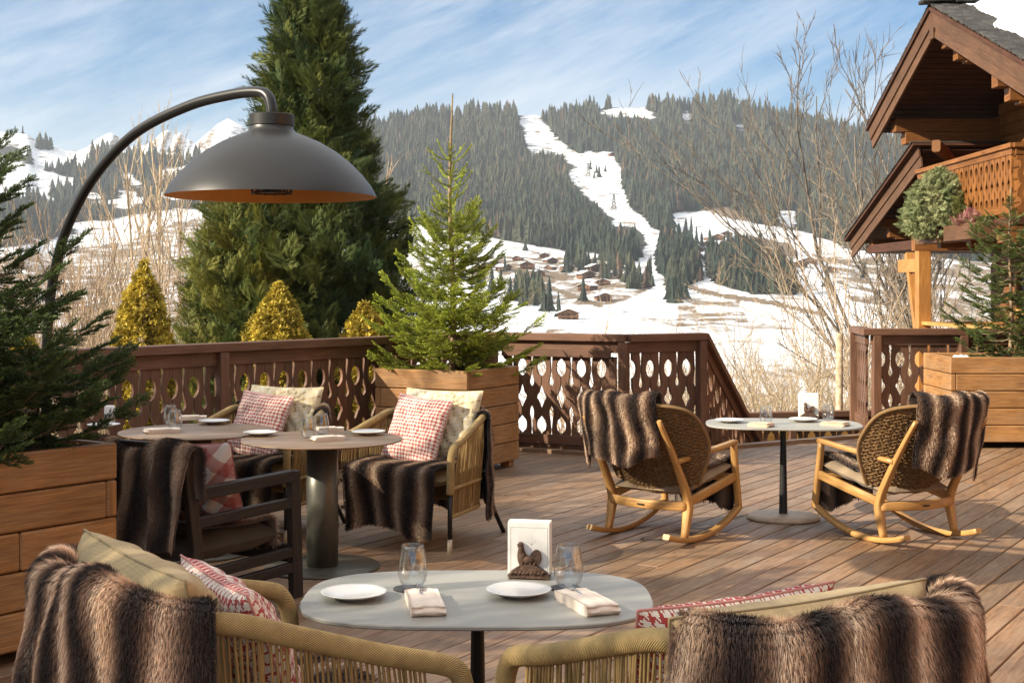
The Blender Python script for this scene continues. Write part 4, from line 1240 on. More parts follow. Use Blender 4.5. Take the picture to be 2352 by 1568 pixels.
# ------------------------------------------------------------------ planter box of thick boards
def planter(label, corner, ux, w, dpt, h, foot=.06, rows=5):
    """corner: front corner on the deck; ux: unit vector along the front face (to the right); the box runs to the left-hand side (away)"""
    ux = np.array([ux[0], ux[1]], float); rz = math.atan2(ux[1], ux[0])
    t = thing('wooden_planter', label, 'planter', (corner[0], corner[1], 0), rz, 'larch planters')
    mb = MB(); ih = (h - foot) / rows; th = .055
    for r in range(rows):
        z = foot + ih * (r + .5); hh = ih - .006
        odd = r % 2
        # alternate which board runs over the corner, like log joints
        if odd:
            box(mb, (w / 2, th / 2, z), (w - 2 * th - .004, th, hh), b=.008)
            for x in (th / 2, w - th / 2): box(mb, (x, dpt / 2, z), (th, dpt, hh), b=.008)
            box(mb, (w / 2, dpt - th / 2, z), (w - 2 * th - .004, th, hh), b=.008)
        else:
            s = w * (.45 + .2 * rng.random())
            if r == 0 or r == rows - 1: box(mb, (w / 2, th / 2, z), (w, th, hh), b=.008)
            else:
                box(mb, (s / 2, th / 2, z), (s - .003, th, hh), b=.008); box(mb, ((w + s) / 2, th / 2, z), (w - s - .003, th, hh), b=.008)
            for x in (th / 2, w - th / 2): box(mb, (x, dpt / 2, z), (th, dpt - 2 * th - .004, hh), b=.008)
            box(mb, (w / 2, dpt - th / 2, z), (w, th, hh), b=.008)
    mb.build('boards', MT['planter'], t)
    for (x, y) in ((.08, .08), (w - .08, .08), (.08, dpt - .08), (w - .08, dpt - .08)):
        mb = MB(); box(mb, (x, y, foot / 2), (.09, .09, foot - .002)); mb.build('foot', MT['planter'], t)
    nx = 16; X, Y = np.meshgrid(np.linspace(th + .004, w - th - .004, nx), np.linspace(th + .004, dpt - th - .004, nx), indexing='ij')
    mb = MB(); grid(mb, np.stack([X, Y, h - .07 + .02 * rng.random(X.shape)], -1)); mb.build('soil', MT['soil'], t)
    def P(x, y, z=None): 
        c, s = math.cos(rz), math.sin(rz)
        return np.array([corner[0] + c * x - s * y, corner[1] + s * x + c * y, (h - .07) if z is None else z])
    return t, P

# ------------------------------------------------------------------ deck
def make_deck():
    ang = math.atan2(3180 - CX, FPX)                       # direction of the boards, from their vanishing point
    u = np.array([math.sin(ang), math.cos(ang)]); v = np.array([u[1], -u[0]])
    poly = np.array([(-3.9, 8.86), (-.27, 13.46), (1.09, 12.80), (1.86, 13.28), (3.80, 14.52), (9.0, 14.6), (9.0, -4), (-12.5, -4)])
    mb = MB(); W = .142; gap = .006
    s = poly @ v; lo, hi = s.min(), s.max()
    for q in np.arange(lo + W / 2, hi, W):
        xs = []
        for i in range(len(poly)):
            a, b = poly[i], poly[(i + 1) % len(poly)]; sa, sb = a @ v - q, b @ v - q
            if sa * sb < 0: f = sa / (sa - sb); xs.append((a + (b - a) * f) @ u)
        xs.sort()
        for k in range(0, len(xs) - 1, 2):
            x, end = xs[k], xs[k + 1]
            x0 = x - rng.random() * 2.5
            while x0 < end:
                x1 = x0 + 3.2 + 1.4 * rng.random(); a0, a1 = max(x0, x), min(x1, end)
                if a1 - a0 > .05:
                    c = u * (a0 + a1) / 2 + v * q
                    Rm = np.array([[u[0], v[0], 0], [u[1], v[1], 0], [0, 0, -1.0]]) 
                    Rm = np.array([[u[0], -v[0], 0], [u[1], -v[1], 0], [0, 0, 1.0]])
                    tn = .78 + .44 * rng.random(); warm = rng.normal() * .04
                    box(mb, (c[0], c[1], -.018 + rng.normal() * .0008), (a1 - a0 - .004, W - gap, .036), Rm, .004, tn, col=(1 + warm, 1, 1 - warm))
                x0 = x1
    # screw heads over the joists
    th = np.linspace(0, 2 * np.pi, 6, endpoint=False); disc = np.c_[np.cos(th) * .0042, np.sin(th) * .0042, 0 * th]
    sc = []
    for q in np.arange(lo + W / 2, hi, W):
        for a in np.arange(0, 18, .62):
            for e in (-.045, .045): sc.append(u * (a + rng.normal() * .006) + v * (q + e + rng.normal() * .004))
    sc = np.array(sc); keep = np.zeros(len(sc), bool)
    for i in range(len(poly)):
        a, b = poly[i], poly[(i + 1) % len(poly)]
        cr = ((a[1] > sc[:, 1]) != (b[1] > sc[:, 1])) & (sc[:, 0] < (b[0] - a[0]) * (sc[:, 1] - a[1]) / (b[1] - a[1] + 1e-9) + a[0]); keep ^= cr
    sc = sc[keep & (sc[:, 1] > 2)]
    V = (disc[None] + np.c_[sc, np.full(len(sc), .0022)][:, None]).reshape(-1, 3)
    mb.add(V, np.arange(len(V)).reshape(-1, 6), (.22, .2, .19))
    o = struct(mb.build('deck', MT['deck']))
    mb = MB(); n = len(poly)
    prism(mb, poly[::-1] if np.cross(poly[1] - poly[0], poly[2] - poly[1]) < 0 else poly, -.30, -.045, None, (.35, .35, .35))
    struct(mb.build('deck_substructure', MT['chalet_dark']))
    mb = MB()
    for (a, b) in (((-.27, 13.40), (1.05, 12.74)), ((1.86, 13.22), (3.80, 14.44)), ((3.8, 14.44), (8.5, 14.5))):
        beam(mb, (*a, .012), (*b, .012), .10, .05, tone=1.0)
    struct(mb.build('deck_edge_board', MT['deck']))

# ------------------------------------------------------------------ arc heater lamp
def arc_lamp(label, foot, head, top_z):
    foot = np.array(foot, float); head = np.array(head, float)
    t = thing('arc_heater_lamp', label, 'patio heater', (foot[0], foot[1], 0))
    h = head - np.array([foot[0], foot[1], 0])
    rel = lambda f, z: np.array([h[0] * f, h[1] * f, z])
    neck = h[2] + .19 / .98 * 1.0
    pts = [rel(0, .0), rel(0.0, .5), rel(0.0, 1.05), rel(.008, 1.35), rel(.04, 1.66), rel(.11, 1.93), rel(.24, 2.19), rel(.43, 2.40), rel(.66, top_z - .035), rel(.84, top_z - .002), rel(.945, top_z - .004), rel(.985, top_z - .03), rel(1.0, top_z - .09), rel(1.0, h[2] + .385)]
    mb = MB(); tube(mb, smooth_path(pts, 120), .0265, 16); mb.build('arc_pole', MT['pole'], t)
    mb = MB(); lathe(mb, [(0, .012), (.33, .012), (.335, .008), (.335, 0.001), (0, .001)], 48); mb.build('base_plate', MT['lamp'], t)
    z = h[2]; c = (h[0], h[1], z)
    r = .50
    outer = [(r, 0), (r - .004, .010), (.475, .050), (.43, .107), (.375, .162), (.31, .213), (.235, .258), (.165, .288), (.118, .306), (.104, .322), (.102, .338)]
    mb = MB(); lathe(mb, outer, 96, c); dome = mb.build('dome_shade', MT['lamp'], t)
    mb = MB(); lathe(mb, [(.102, .336), (.107, .338), (.107, .388), (.104, .392), (0, .392)], 48, c, smooth=False); mb.build('collar', MT['blackmetal'], t)
    inner = [(a - .006, b - .004) for a, b in outer[:-2]]; inner = [(r, 0.0)] + inner[1:] + [(0, .30)]
    mb = MB(); lathe(mb, inner[::-1], 96, c); mb.build('copper_lining', MT['lampin'], dome)
    mb = MB()
    for zz in (.062, .04, .018):
        a = np.linspace(0, 2 * np.pi, 33); tube(mb, np.c_[c[0] + .095 * np.cos(a), c[1] + .095 * np.sin(a), np.full(33, z + zz)], .004, 6, False)
    for a in np.linspace(0, 2 * np.pi, 12, endpoint=False):
        tube(mb, [(c[0] + .095 * math.cos(a), c[1] + .095 * math.sin(a), z + .012), (c[0] + .095 * math.cos(a), c[1] + .095 * math.sin(a), z + .24)], .004, 6)
    lathe(mb, [(0, .02), (.05, .02), (.055, .05), (.055, .25), (0, .25)], 24, c)
    mb.build('heater_cage', MT['blackmetal'], t)
    return t

# ------------------------------------------------------------------ chalet on the right
def chalet():
    t = thing('timber_chalet', 'brown timber chalet with snowy gable roof, carved balcony and beam ends, beside the terrace', 'chalet', (0, 0, 0))
    def pt(px, py, X): Y = X * FPX / (px - CX); return np.array([X, Y, EYE + (HY - py) / FPX * Y])
    XV = 5.6                                                # plane of the barge boards
    apex = np.array([XV, 17.98, 5.30]); tanp = .388
    def rl(s): return np.array([XV, apex[1] + s, apex[2] - tanp * abs(s)])
    far, near = 3.15, -7.0
    XE = 15.0
    dn = lambda p, z: p + np.array([0, 0, z])
    # barge boards: two boards one over the other on each slope
    for (s, nm) in ((far, 1), (near, 1)):
        e = rl(s); a = rl(0)
        dirv = nrm(e - a); 
        upv = np.array([0, dirv[2], -dirv[1]]); upv = upv if upv[2] > 0 else -upv
        mb = MB(); beam(mb, a - upv * .10 + np.array([0, 0, 0]), e - upv * .10, .035, .20, up=upv); mb.build('barge_board', MT['verge'], t)
        mb = MB(); beam(mb, a - upv * .265 + np.array([.022, 0, 0]), e - upv * .265 + np.array([.022, 0, 0]), .035, .15, up=upv); mb.build('barge_board', MT['verge'], t)
    # roof slabs with shingle courses
    for s in (far, near):
        a = rl(0) + np.array([-.05, 0, .035]); e = rl(s * 1.02) + np.array([-.05, 0, .035])
        dirv = nrm(e - a); upv = np.array([0, dirv[2], -dirv[1]]); upv = upv if upv[2] > 0 else -upv
        L = np.linalg.norm(e - a)
        mb = MB(); Lx = XE - XV + .05
        P0 = a; x = np.array([1.0, 0, 0])
        Rm = np.c_[x, dirv if True else dirv, upv]
        if np.linalg.det(Rm) < 0: Rm = np.c_[-x, dirv, upv]
        box(mb, a + dirv * L / 2 + x * Lx / 2 - upv * .02, (Lx, L, .05), Rm, .003)
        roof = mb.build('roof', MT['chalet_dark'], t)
        mb = MB(); st = .13; nrow = int(L / st)
        for r in range(nrow):
            c = a + dirv * (r + .5) * st + upv * (.022 + .016)
            tilt = Rm @ rotx(-.13 if dirv[1] > 0 else -.13)
            xx = 0.0
            while xx < (2.4 if s == near else 1.0):
                w = .09 + .07 * rng.random()
                box(mb, c + x * (xx + w / 2) + upv * rng.normal() * .004 + dirv * rng.normal() * .012, (w - .006, st * 1.35, .022), tilt, .003, .6 + .8 * rng.random())
                xx += w
            box(mb, c + x * ((xx + Lx) / 2), (Lx - xx, st * 1.3, .022), tilt, .003)
        mb.build('shingles', MT['shingle'], roof)
        if s == near:                                       # snow lying on the slope that faces the terrace
            nu, nv = 60, 60; P = np.zeros((nu, nv, 3)); g = np.random.default_rng(4)
            for i in range(nu):
                for j in range(nv):
                    fx, fy = i / (nu - 1), j / (nv - 1)
                    xx = .42 + .10 * math.sin(fy * 19) + .05 * math.sin(fy * 47 + 1) + (Lx - .6) * fx
                    yy = .10 + (L - .12) * fy
                    edge = min(fx * 9, fy * 9, (1 - fy) * 20, 1)
                    th = .035 + .15 * max(0, edge) ** .5 * (1 + .15 * math.sin(xx * 3 + yy * 2) + .1 * math.sin(yy * 7))
                    P[i, j] = a + x * xx + dirv * yy + upv * (.05 + th * (.3 if edge <= 0 else 1))
            mb = MB(); grid(mb, P, flip=True)
            Pb = P.copy(); Pb[0] -= upv * .16; 
            sk = np.stack([P[0], P[0] - upv * .12], 1); grid(mb, sk, flip=True)
            sk2 = np.stack([P[:, 0], P[:, 0] - upv * .12], 1); grid(mb, sk2)
            mb.build('roof_snow', MT['roofsnow'], roof)
    mb = MB()
    for i in range(14): box(mb, (XV - .03 + .22 * i, apex[1], apex[2] + .105 + .012 * (i % 2)), (.26, .22, .05), roty(-.05), .01, .5 + .6 * rng.random())
    box(mb, (12, apex[1], apex[2] + .1), (6.5, .22, .05)); mb.build('ridge_tiles', MT['shingle'], t)
    # soffit boards and rafters under the overhang
    XW = 7.3
    for s in (far - .05, near):
        a = dn(rl(0), -.085); e = dn(rl(s), -.085)
        mb = MB(); n = int(abs(s) / .14)
        for i in range(n):
            p = a + (e - a) * (i + .5) / n
            dirv = nrm(e - a); upv = np.array([0, dirv[2], -dirv[1]]); upv = upv if upv[2] > 0 else -upv
            beam(mb, p + np.array([.06, 0, 0]), p + np.array([XW - XV + .3, 0, 0]), .132, .022, up=upv)
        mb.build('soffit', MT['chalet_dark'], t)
    # purlins: pairs of stepped beam ends carried through the gable
    def purlin(px, py, w=.20, h=.17, step=.10, x0=None):
        p = pt(px, py, XV + .14)
        mb = MB()
        beam(mb, p, p + np.array([XW - XV, 0, 0]), w, h); q = p + np.array([step + .05, 0, -h + .002])
        beam(mb, q, q + np.array([XW - XV - .1, 0, 0]), w * .94, h - .012); r = q + np.array([.12, 0, -h / 2 - .015])
        beam(mb, r, r + np.array([XW - XV - .3, 0, 0]), w * .9, .04)
        mb.build('purlin', MT['chalet'], t)
    purlin(2168, 96); purlin(2284, 185); purlin(2052, 290, .26, .19)
    mb = MB(); box(mb, apex + np.array([-.004, 0, -.22]), (.03, .16, .36)); mb.build('barge_joint', MT['verge'], t)
    # eave wall plate with curved bracket
    p = pt(2140, 330, XV + .35)
    mb = MB(); sweep(mb, smooth_path([pt(2150, 335, XV + .5), pt(2168, 350, XV + .75), pt(2195, 372, XV + 1.1)], 8), .17, .12); mb.build('curved_bracket', MT['chalet'], t)
    # gable wall, horizontal logs
    mb = MB(); zz = -2.2
    while zz < 5.2:
        half_far = (apex[2] - .15 - zz) / tanp
        y1 = min(apex[1] + half_far, 20.6); y0 = max(apex[1] - half_far, 10.6)
        if y1 - y0 > .3: box(mb, (XW + .09, (y0 + y1) / 2, zz), (.18, y1 - y0, .168), b=.02)
        zz += .17
    mb.build('log_wall', MT['chalet'], t)
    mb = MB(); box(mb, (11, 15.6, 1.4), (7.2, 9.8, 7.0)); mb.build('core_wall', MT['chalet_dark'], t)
    # window on the gable and on the ground floor
    for (y, z, w, h) in ((17.2, 3.35, 1.1, 1.2), (14.0, 1.25, 1.3, 1.2), (18.9, 1.2, 1.0, 1.3)):
        mb = MB()
        for dy in (-w / 2, 0, w / 2): box(mb, (XW - .03, y + dy, z), (.07, .07, h))
        for dz in (-h / 2, h / 2, .05): box(mb, (XW - .035, y, z + dz), (.06, w, .07))
        wf = mb.build('window', MT['honey'], t)
        mb = MB(); box(mb, (XW - .008, y, z), (.012, w - .05, h - .05)); mb.build('pane', MT['blackmetal'], wf)
    # balcony
    xb, yf, yn = 6.0, 19.9, 16.15; zt, zb = 3.33, 2.50
    bl = balustrade_part(t, (xb, yf), (xb, yn), zt, zb)
    balustrade_part(t, (xb + .02, yn), (xb + 1.3, yn), zt, zb)
    mb = MB(); box(mb, ((xb + XW) / 2, (yf + yn) / 2, zb - .10), (XW - xb + .02, yf - yn, .10)); mb.build('balcony_floor', MT['chalet_dark'], t)
    for y in (19.75, 18.55, 17.35, 16.25):
        mb = MB(); box(mb, ((xb + XW) / 2 - .03, y, zb - .26), (XW - xb + .2, .17, .21)); mb.build('balcony_joist', MT['chalet'], t)
    # lower roof on the far side
    XL = 6.0
    a = np.array([XL, 19.9, 3.66]); e = np.array([XL, 23.92, 2.41]); dirv = nrm(e - a); upv = np.array([0, -dirv[2], dirv[1]])
    mb = MB(); beam(mb, a - upv * .07, e - upv * .07, .035, .15, up=upv); mb.build('barge_board', MT['verge'], t)
    mb = MB(); beam(mb, a - upv * .225 + np.array([.02, 0, 0]), e - upv * .225 + np.array([.02, 0, 0]), .035, .16, up=upv); mb.build('barge_board', MT['verge'], t)
    Lr = np.linalg.norm(e - a); x = np.array([1.0, 0, 0]); Rm = np.c_[x, dirv, upv]
    if np.linalg.det(Rm) < 0: Rm = np.c_[-x, dirv, upv]
    mb = MB(); box(mb, (a + e) / 2 + x * 2.4 + upv * .035, (5.0, Lr + .1, .045), Rm); lr = mb.build('lower_roof', MT['chalet_dark'], t)
    mb = MB()
    for r in range(int(Lr / .13)):
        box(mb, a + dirv * (r + .5) * .13 + x * 2.4 + upv * .075, (5.04, .17, .022), Rm @ rotx(-.13), .003, .6 + .7 * rng.random())
    mb.build('shingles', MT['shingle'], lr)
    mb = MB(); n = 28
    for i in range(n):
        p = a + (e - a) * (i + .5) / n - upv * .03; beam(mb, p + x * .05, p + x * 4.6, .135, .022, up=upv)
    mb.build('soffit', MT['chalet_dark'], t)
    for (px, py, ww) in ((2084, 432, .16), (2026, 513, .16), (2000, 560, .20)):
        p = pt(px, py, XL + .12); mb = MB()
        beam(mb, p, p + x * 1.6, ww, .155); 
        if ww < .2:
            q = p + np.array([.10, 0, -.157]); beam(mb, q, q + x * 1.5, ww * .94, .15)
            q = q + np.array([.10, 0, -.09]); beam(mb, q, q + x * 1.3, ww * .9, .04)
        mb.build('purlin', MT['chalet'], t)
    mb = MB(); box(mb, (XL + 1.6, 21.5, 2.25), (3.0, 3.4, .14)); mb.build('ceiling_boards', MT['chalet_dark'], t)
    # porch post with brace
    yp = 20.1; xp = 6.12
    mb = MB(); box(mb, (xp, yp, .6), (.19, .19, 3.2), b=.008); mb.build('porch_post', MT['honey_dark'], t)
    mb = MB(); beam(mb, (xp - .02, yp + .62, 2.12), (xp - .02, yp + .06, .72), .10, .13, up=(1, 0, 0)); beam(mb, (xp - .02, yp + .10, 1.93), (xp - .02, yp + 1.0, 1.93), .14, .20); mb.build('brace', MT['honey_dark'], t)
    mb = MB(); box(mb, (xp, yp + .30, 1.94), (.11, .10, .34)); mb.build('corbel', MT['chalet'], t)
    # porch parapet
    mb = MB(); box(mb, (6.2, 18.6, 1.07), (.26, 3.6, .05)); mb.build('porch_sill', MT['honey'], t)
    mb = MB(); zz = .45
    for k in range(9): box(mb, (6.2, 18.6, -.35 + k * .155), (.07, 3.5, .148))
    mb.build('porch_parapet', MT['chalet'], t)
    mb = MB(); box(mb, (6.95, 20.4, 1.06), (1.4, .26, .05)); mb.build('porch_sill', MT['honey'], t)
    return t

def balustrade_part(t, p0, p1, zt, zb):
    p0 = np.array(p0, float); p1 = np.array(p1, float); d = p1 - p0; L = np.linalg.norm(d); a = math.atan2(d[1], d[0])
    M = np.eye(4); M[:3, :3] = rotz(a); M[:3, 3] = (p0[0], p0[1], 0)
    mb = MB(); box(mb, (L / 2, 0, zt - .03), (L + .06, .11, .06), b=.006); o = mb.build('balcony_rail', MT['chalet'], t, M=M)
    mb = MB(); box(mb, (L / 2, .0, zt - .10), (L, .05, .08)); box(mb, (L / 2, .0, zb + .03), (L, .05, .08)); mb.build('rail_beam', MT['chalet'], o, M=M)
    mb = MB(); fret_panel(mb, 0.02, L - .02, zb + .05, zt - .12, .095, .028, .0, 40); mb.build('carved_panel', MT['chalet'], o, M=M)
    return o
MT['honey_dark'] = wood('honey_post', (.55, .27, .075), (.38, .17, .045), .5, .8, .3)
# ------------------------------------------------------------------ land: one height function, surveyed from the photograph
SKY_X = np.array([-3000, -600, 0, 60, 90, 150, 300, 420, 520, 830, 880, 960, 1080, 1185, 1232, 1270, 1300, 1390, 1470, 1520, 1590, 1655, 1670, 1720, 1800, 1850, 1900, 2000, 2120, 2352, 3000, 6000.])
SKY_Y = np.array([420, 350, 303, 306, 326, 346, 349, 351, 345, 306, 292, 270, 264, 266, 267, 278, 266, 247, 247, 247, 250, 238, 239, 247, 264, 280, 296, 318, 340, 370, 420, 480.])
GY = np.array([14, 30, 60, 100, 150, 200, 300, 400, 600, 900, 1200, 1600, 1900.])
PYN = np.array([1568, 1470, 1260, 1055, 905, 812, 765])               # absolute rows in the near ground (Y = 14..300)
GG = np.array([.955, .882, .80, .636, .473, .218, 0.])                  # fraction between row 800 and the skyline (Y = 300..1900)
def ground_z(X, Y):
    X = np.asarray(X, float); Y = np.asarray(Y, float)
    px = CX + FPX * X / np.maximum(Y, 1)
    sky = np.interp(px, SKY_X, SKY_Y)
    lY = np.log(np.maximum(Y, 5))
    near = np.interp(lY, np.log(GY[:7]), PYN)
    g = np.interp(lY, np.log(GY[6:]), GG)
    farp = sky + (800 - sky) * g
    py = np.where(Y < 300, near, farp)
    w = np.clip((Y - 250) / 100, 0, 1)
    py300 = sky + (800 - sky) * GG[0]
    py = np.where((Y >= 200) & (Y < 300), np.interp(lY, np.log([200, 300]), [0, 1]) * (py300 - 812) + 812, py)
    z = EYE + (HY - py) / FPX * Y
    back = np.clip((Y - 1900) / 1500, 0, 1)
    zr = EYE + (HY - sky) / FPX * 1900
    z = np.where(Y > 1900, zr * (1 - .55 * back) - 0 * back, z)
    z = z + fbm2(X, Y, .011, 4) * np.clip((Y - 60) / 800, 0, 1) * 5.5 * np.clip((1900 - Y) / 500, .25, 1) + fbm2(X, Y, .06, 3) * np.clip((Y - 40) / 300, 0, 1) * .7
    return z

_pyY = np.geomspace(60, 1899, 700)
def locate(px, py):
    """ground point seen in direction (px,py): march along the ray until it meets the land"""
    px = np.atleast_1d(np.asarray(px, float)); py = np.atleast_1d(np.asarray(py, float))
    X = (px[:, None] - CX) / FPX * _pyY[None]; zz = ground_z(X, np.broadcast_to(_pyY[None], X.shape))
    ray = EYE + (HY - py[:, None]) / FPX * _pyY[None]
    hit = (zz >= ray); i = np.where(hit.any(1), hit.argmax(1), len(_pyY) - 1)
    Y = _pyY[i]; x = (px - CX) / FPX * Y
    return np.stack([x, Y, ground_z(x, Y)], -1)

def inside(px, py, poly):
    poly = np.asarray(poly, float); n = len(poly); c = np.zeros(np.shape(px), bool)
    for i in range(n):
        x1, y1 = poly[i]; x2, y2 = poly[(i + 1) % n]
        if y1 == y2: continue
        m = ((y1 > py) != (y2 > py)) & (px < (x2 - x1) * (py - y1) / (y2 - y1) + x1); c ^= m
    return c

FOREST = [  # wood edges, surveyed
    [(700, 200), (1190, 200), (1184, 266), (1204, 310), (1208, 342), (1222, 362), (1244, 348), (1262, 346), (1284, 358), (1306, 374), (1326, 384), (1329, 412), (1312, 420), (1361, 465), (1396, 497), (1440, 516), (1472, 532), (1481, 558), (1470, 590), (1442, 612), (1400, 600), (1365, 578), (1310, 576), (1239, 566), (1180, 556), (1127, 545), (1036, 532), (968, 516), (886, 505), (700, 470)],
    [(1229, 200), (2700, 200), (2700, 640), (2352, 610), (1960, 572), (1888, 545), (1840, 528), (1790, 521), (1735, 512), (1680, 472), (1610, 483), (1540, 486), (1538, 546), (1500, 520), (1478, 494), (1452, 476), (1444, 452), (1434, 428), (1434, 386), (1418, 376), (1412, 350), (1350, 346), (1334, 354), (1314, 342), (1276, 312), (1262, 284), (1246, 276)],
    [(1509, 604), (1511, 585), (1530, 556), (1560, 570), (1600, 580), (1612, 645), (1570, 657), (1530, 637), (1508, 618)],
    [(1622, 591), (1677, 580), (1740, 590), (1810, 631), (1830, 678), (1733, 674), (1653, 655), (1628, 630)],
    [(1180, 674), (1240, 668), (1252, 700), (1185, 704)], [(1438, 642), (1500, 632), (1502, 662), (1440, 664)], [(1538, 650), (1560, 640), (1566, 696), (1536, 696)], [(1290, 606), (1345, 600), (1425, 612), (1428, 642), (1350, 642), (1300, 632)],
    [(-900, 250), (105, 322), (180, 330), (420, 352), (560, 330), (700, 300), (700, 470), (560, 480), (420, 478), (330, 488), (242, 506), (150, 540), (33, 566), (-900, 640)],
]
GLADES = [
    [(1362, 256), (1440, 242), (1467, 238), (1512, 262), (1516, 282), (1480, 272), (1430, 268), (1375, 268)], [(1560, 256), (1592, 254), (1594, 292), (1566, 284)],
    [(1666, 230), (1720, 236), (1832, 256), (1830, 272), (1780, 264), (1700, 252)], [(1673, 276), (1705, 280), (1730, 312), (1715, 310), (1690, 292)], [(1764, 286), (1790, 288), (1784, 303), (1766, 300)], [(1610, 282), (1636, 281), (1634, 291), (1612, 292)],
    [(1397, 508), (1420, 505), (1440, 520), (1408, 524)], [(1300, 395), (1318, 390), (1330, 412), (1312, 420)], [(1780, 482), (1830, 482), (1834, 522), (1790, 520)],
    [(-60, 296), (60, 300), (90, 330), (60, 344), (-60, 330)], [(-20, 350), (45, 368), (50, 404), (-20, 400)], [(70, 365), (100, 360), (90, 380)], [(230, 338), (300, 342), (345, 350), (420, 350), (430, 362), (330, 360), (240, 352)],
    [(140, 410), (152, 412), (150, 425)], [(270, 395), (300, 390), (330, 430), (345, 445), (300, 425)], [(260, 430), (310, 440), (330, 470), (280, 450)], [(360, 430), (420, 455), (410, 470), (370, 450)], [(185, 440), (240, 445), (235, 458), (190, 455)], [(255, 455), (300, 468), (310, 480), (265, 478)], [(100, 420), (110, 400), (118, 430)],
]
BROWN = [[(1080, 588), (1150, 603), (1230, 628), (1300, 640), (1300, 645), (1228, 634), (1148, 609), (1080, 594)], [(1180, 640), (1260, 655), (1380, 700), (1378, 706), (1255, 661), (1180, 646)], [(1545, 640), (1620, 668), (1760, 690), (1900, 720), (1900, 727), (1755, 697), (1615, 675), (1540, 646)], [(1320, 648), (1440, 655), (1440, 661), (1320, 655)],[(1610, 478), (1640, 468), (1690, 474), (1740, 512), (1690, 505), (1650, 492)], [(1700, 540), (1820, 560), (1830, 590), (1720, 575)]]
BRUSH = [[(-900, 600), (60, 585), (209, 566), (290, 555), (412, 505), (560, 500), (560, 700), (420, 820), (-900, 900)], [(1150, 636), (1420, 620), (1500, 660), (1420, 700), (1150, 700)], [(1880, 590), (2300, 600), (2300, 760), (1950, 690)], [(1560, 700), (1700, 690), (1720, 740), (1560, 750)],
         [(1070, 590), (1430, 590), (1430, 650), (1070, 640)]]

def make_land():
    cols = np.unique(np.r_[np.linspace(-2200, -300, 40), np.linspace(-300, 2700, 330), np.linspace(2700, 4600, 40)])
    rows = np.unique(np.r_[np.geomspace(10, 200, 70), np.geomspace(200, 1900, 230), np.geomspace(1900, 3300, 12)])
    Cc, Rr = np.meshgrid(cols, rows, indexing='ij')
    X = (Cc - CX) / FPX * Rr; Z = ground_z(X, Rr)
    py = HY - (Z - EYE) / Rr * FPX
    far = Rr > 260
    f = np.zeros(X.shape)
    for p in FOREST[:4] + FOREST[8:]: f = np.maximum(f, inside(Cc, py, p))
    for p in GLADES: f = np.where(inside(Cc, py, p), 0, f)
    f = f * far
    f = np.where((Cc < 560) & (fbm2(X, Rr, .013, 3) < -.12), 0, f)
    for _ in range(3): f = (f + np.roll(f, 1, 0) + np.roll(f, -1, 0) + np.roll(f, 1, 1) + np.roll(f, -1, 1)) / 5
    b = np.zeros(X.shape)
    for p in BROWN: b = np.maximum(b, .85 * inside(Cc, py, p))
    for p in BRUSH: b = np.maximum(b, .45 * inside(Cc, py, p))
    b = np.maximum(b, .22 * (Rr > 120)); b = np.where(Rr < 45, .55, b)
    col = np.stack([f, b, 0 * f], -1); global LAND_LOW; LAND_LOW = float(Z.min())
    mb = MB(); P = np.stack([X, Rr, Z], -1)
    grid(mb, P, col, smooth=True)
    struct(mb.build('snowy_hills', MT['snowground']))

def star_conifer(seed, tiers=5):
    g = np.random.default_rng(seed); V, Fc, vc = [], [], []
    for k in range(tiers):
        zt = 1 - k * .8 / tiers; zb = zt - (.30 + .03 * k); r = .035 + .155 * (k + 1) / tiers
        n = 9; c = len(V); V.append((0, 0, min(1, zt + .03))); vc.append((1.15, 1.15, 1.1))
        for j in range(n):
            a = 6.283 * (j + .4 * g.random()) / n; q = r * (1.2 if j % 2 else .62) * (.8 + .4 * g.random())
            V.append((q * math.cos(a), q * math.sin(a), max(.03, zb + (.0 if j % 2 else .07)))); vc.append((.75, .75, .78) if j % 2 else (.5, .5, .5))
        for j in range(n): Fc.append((c, c + 1 + j, c + 1 + (j + 1) % n))
    return np.array(V, float), np.array(Fc), np.array(vc)

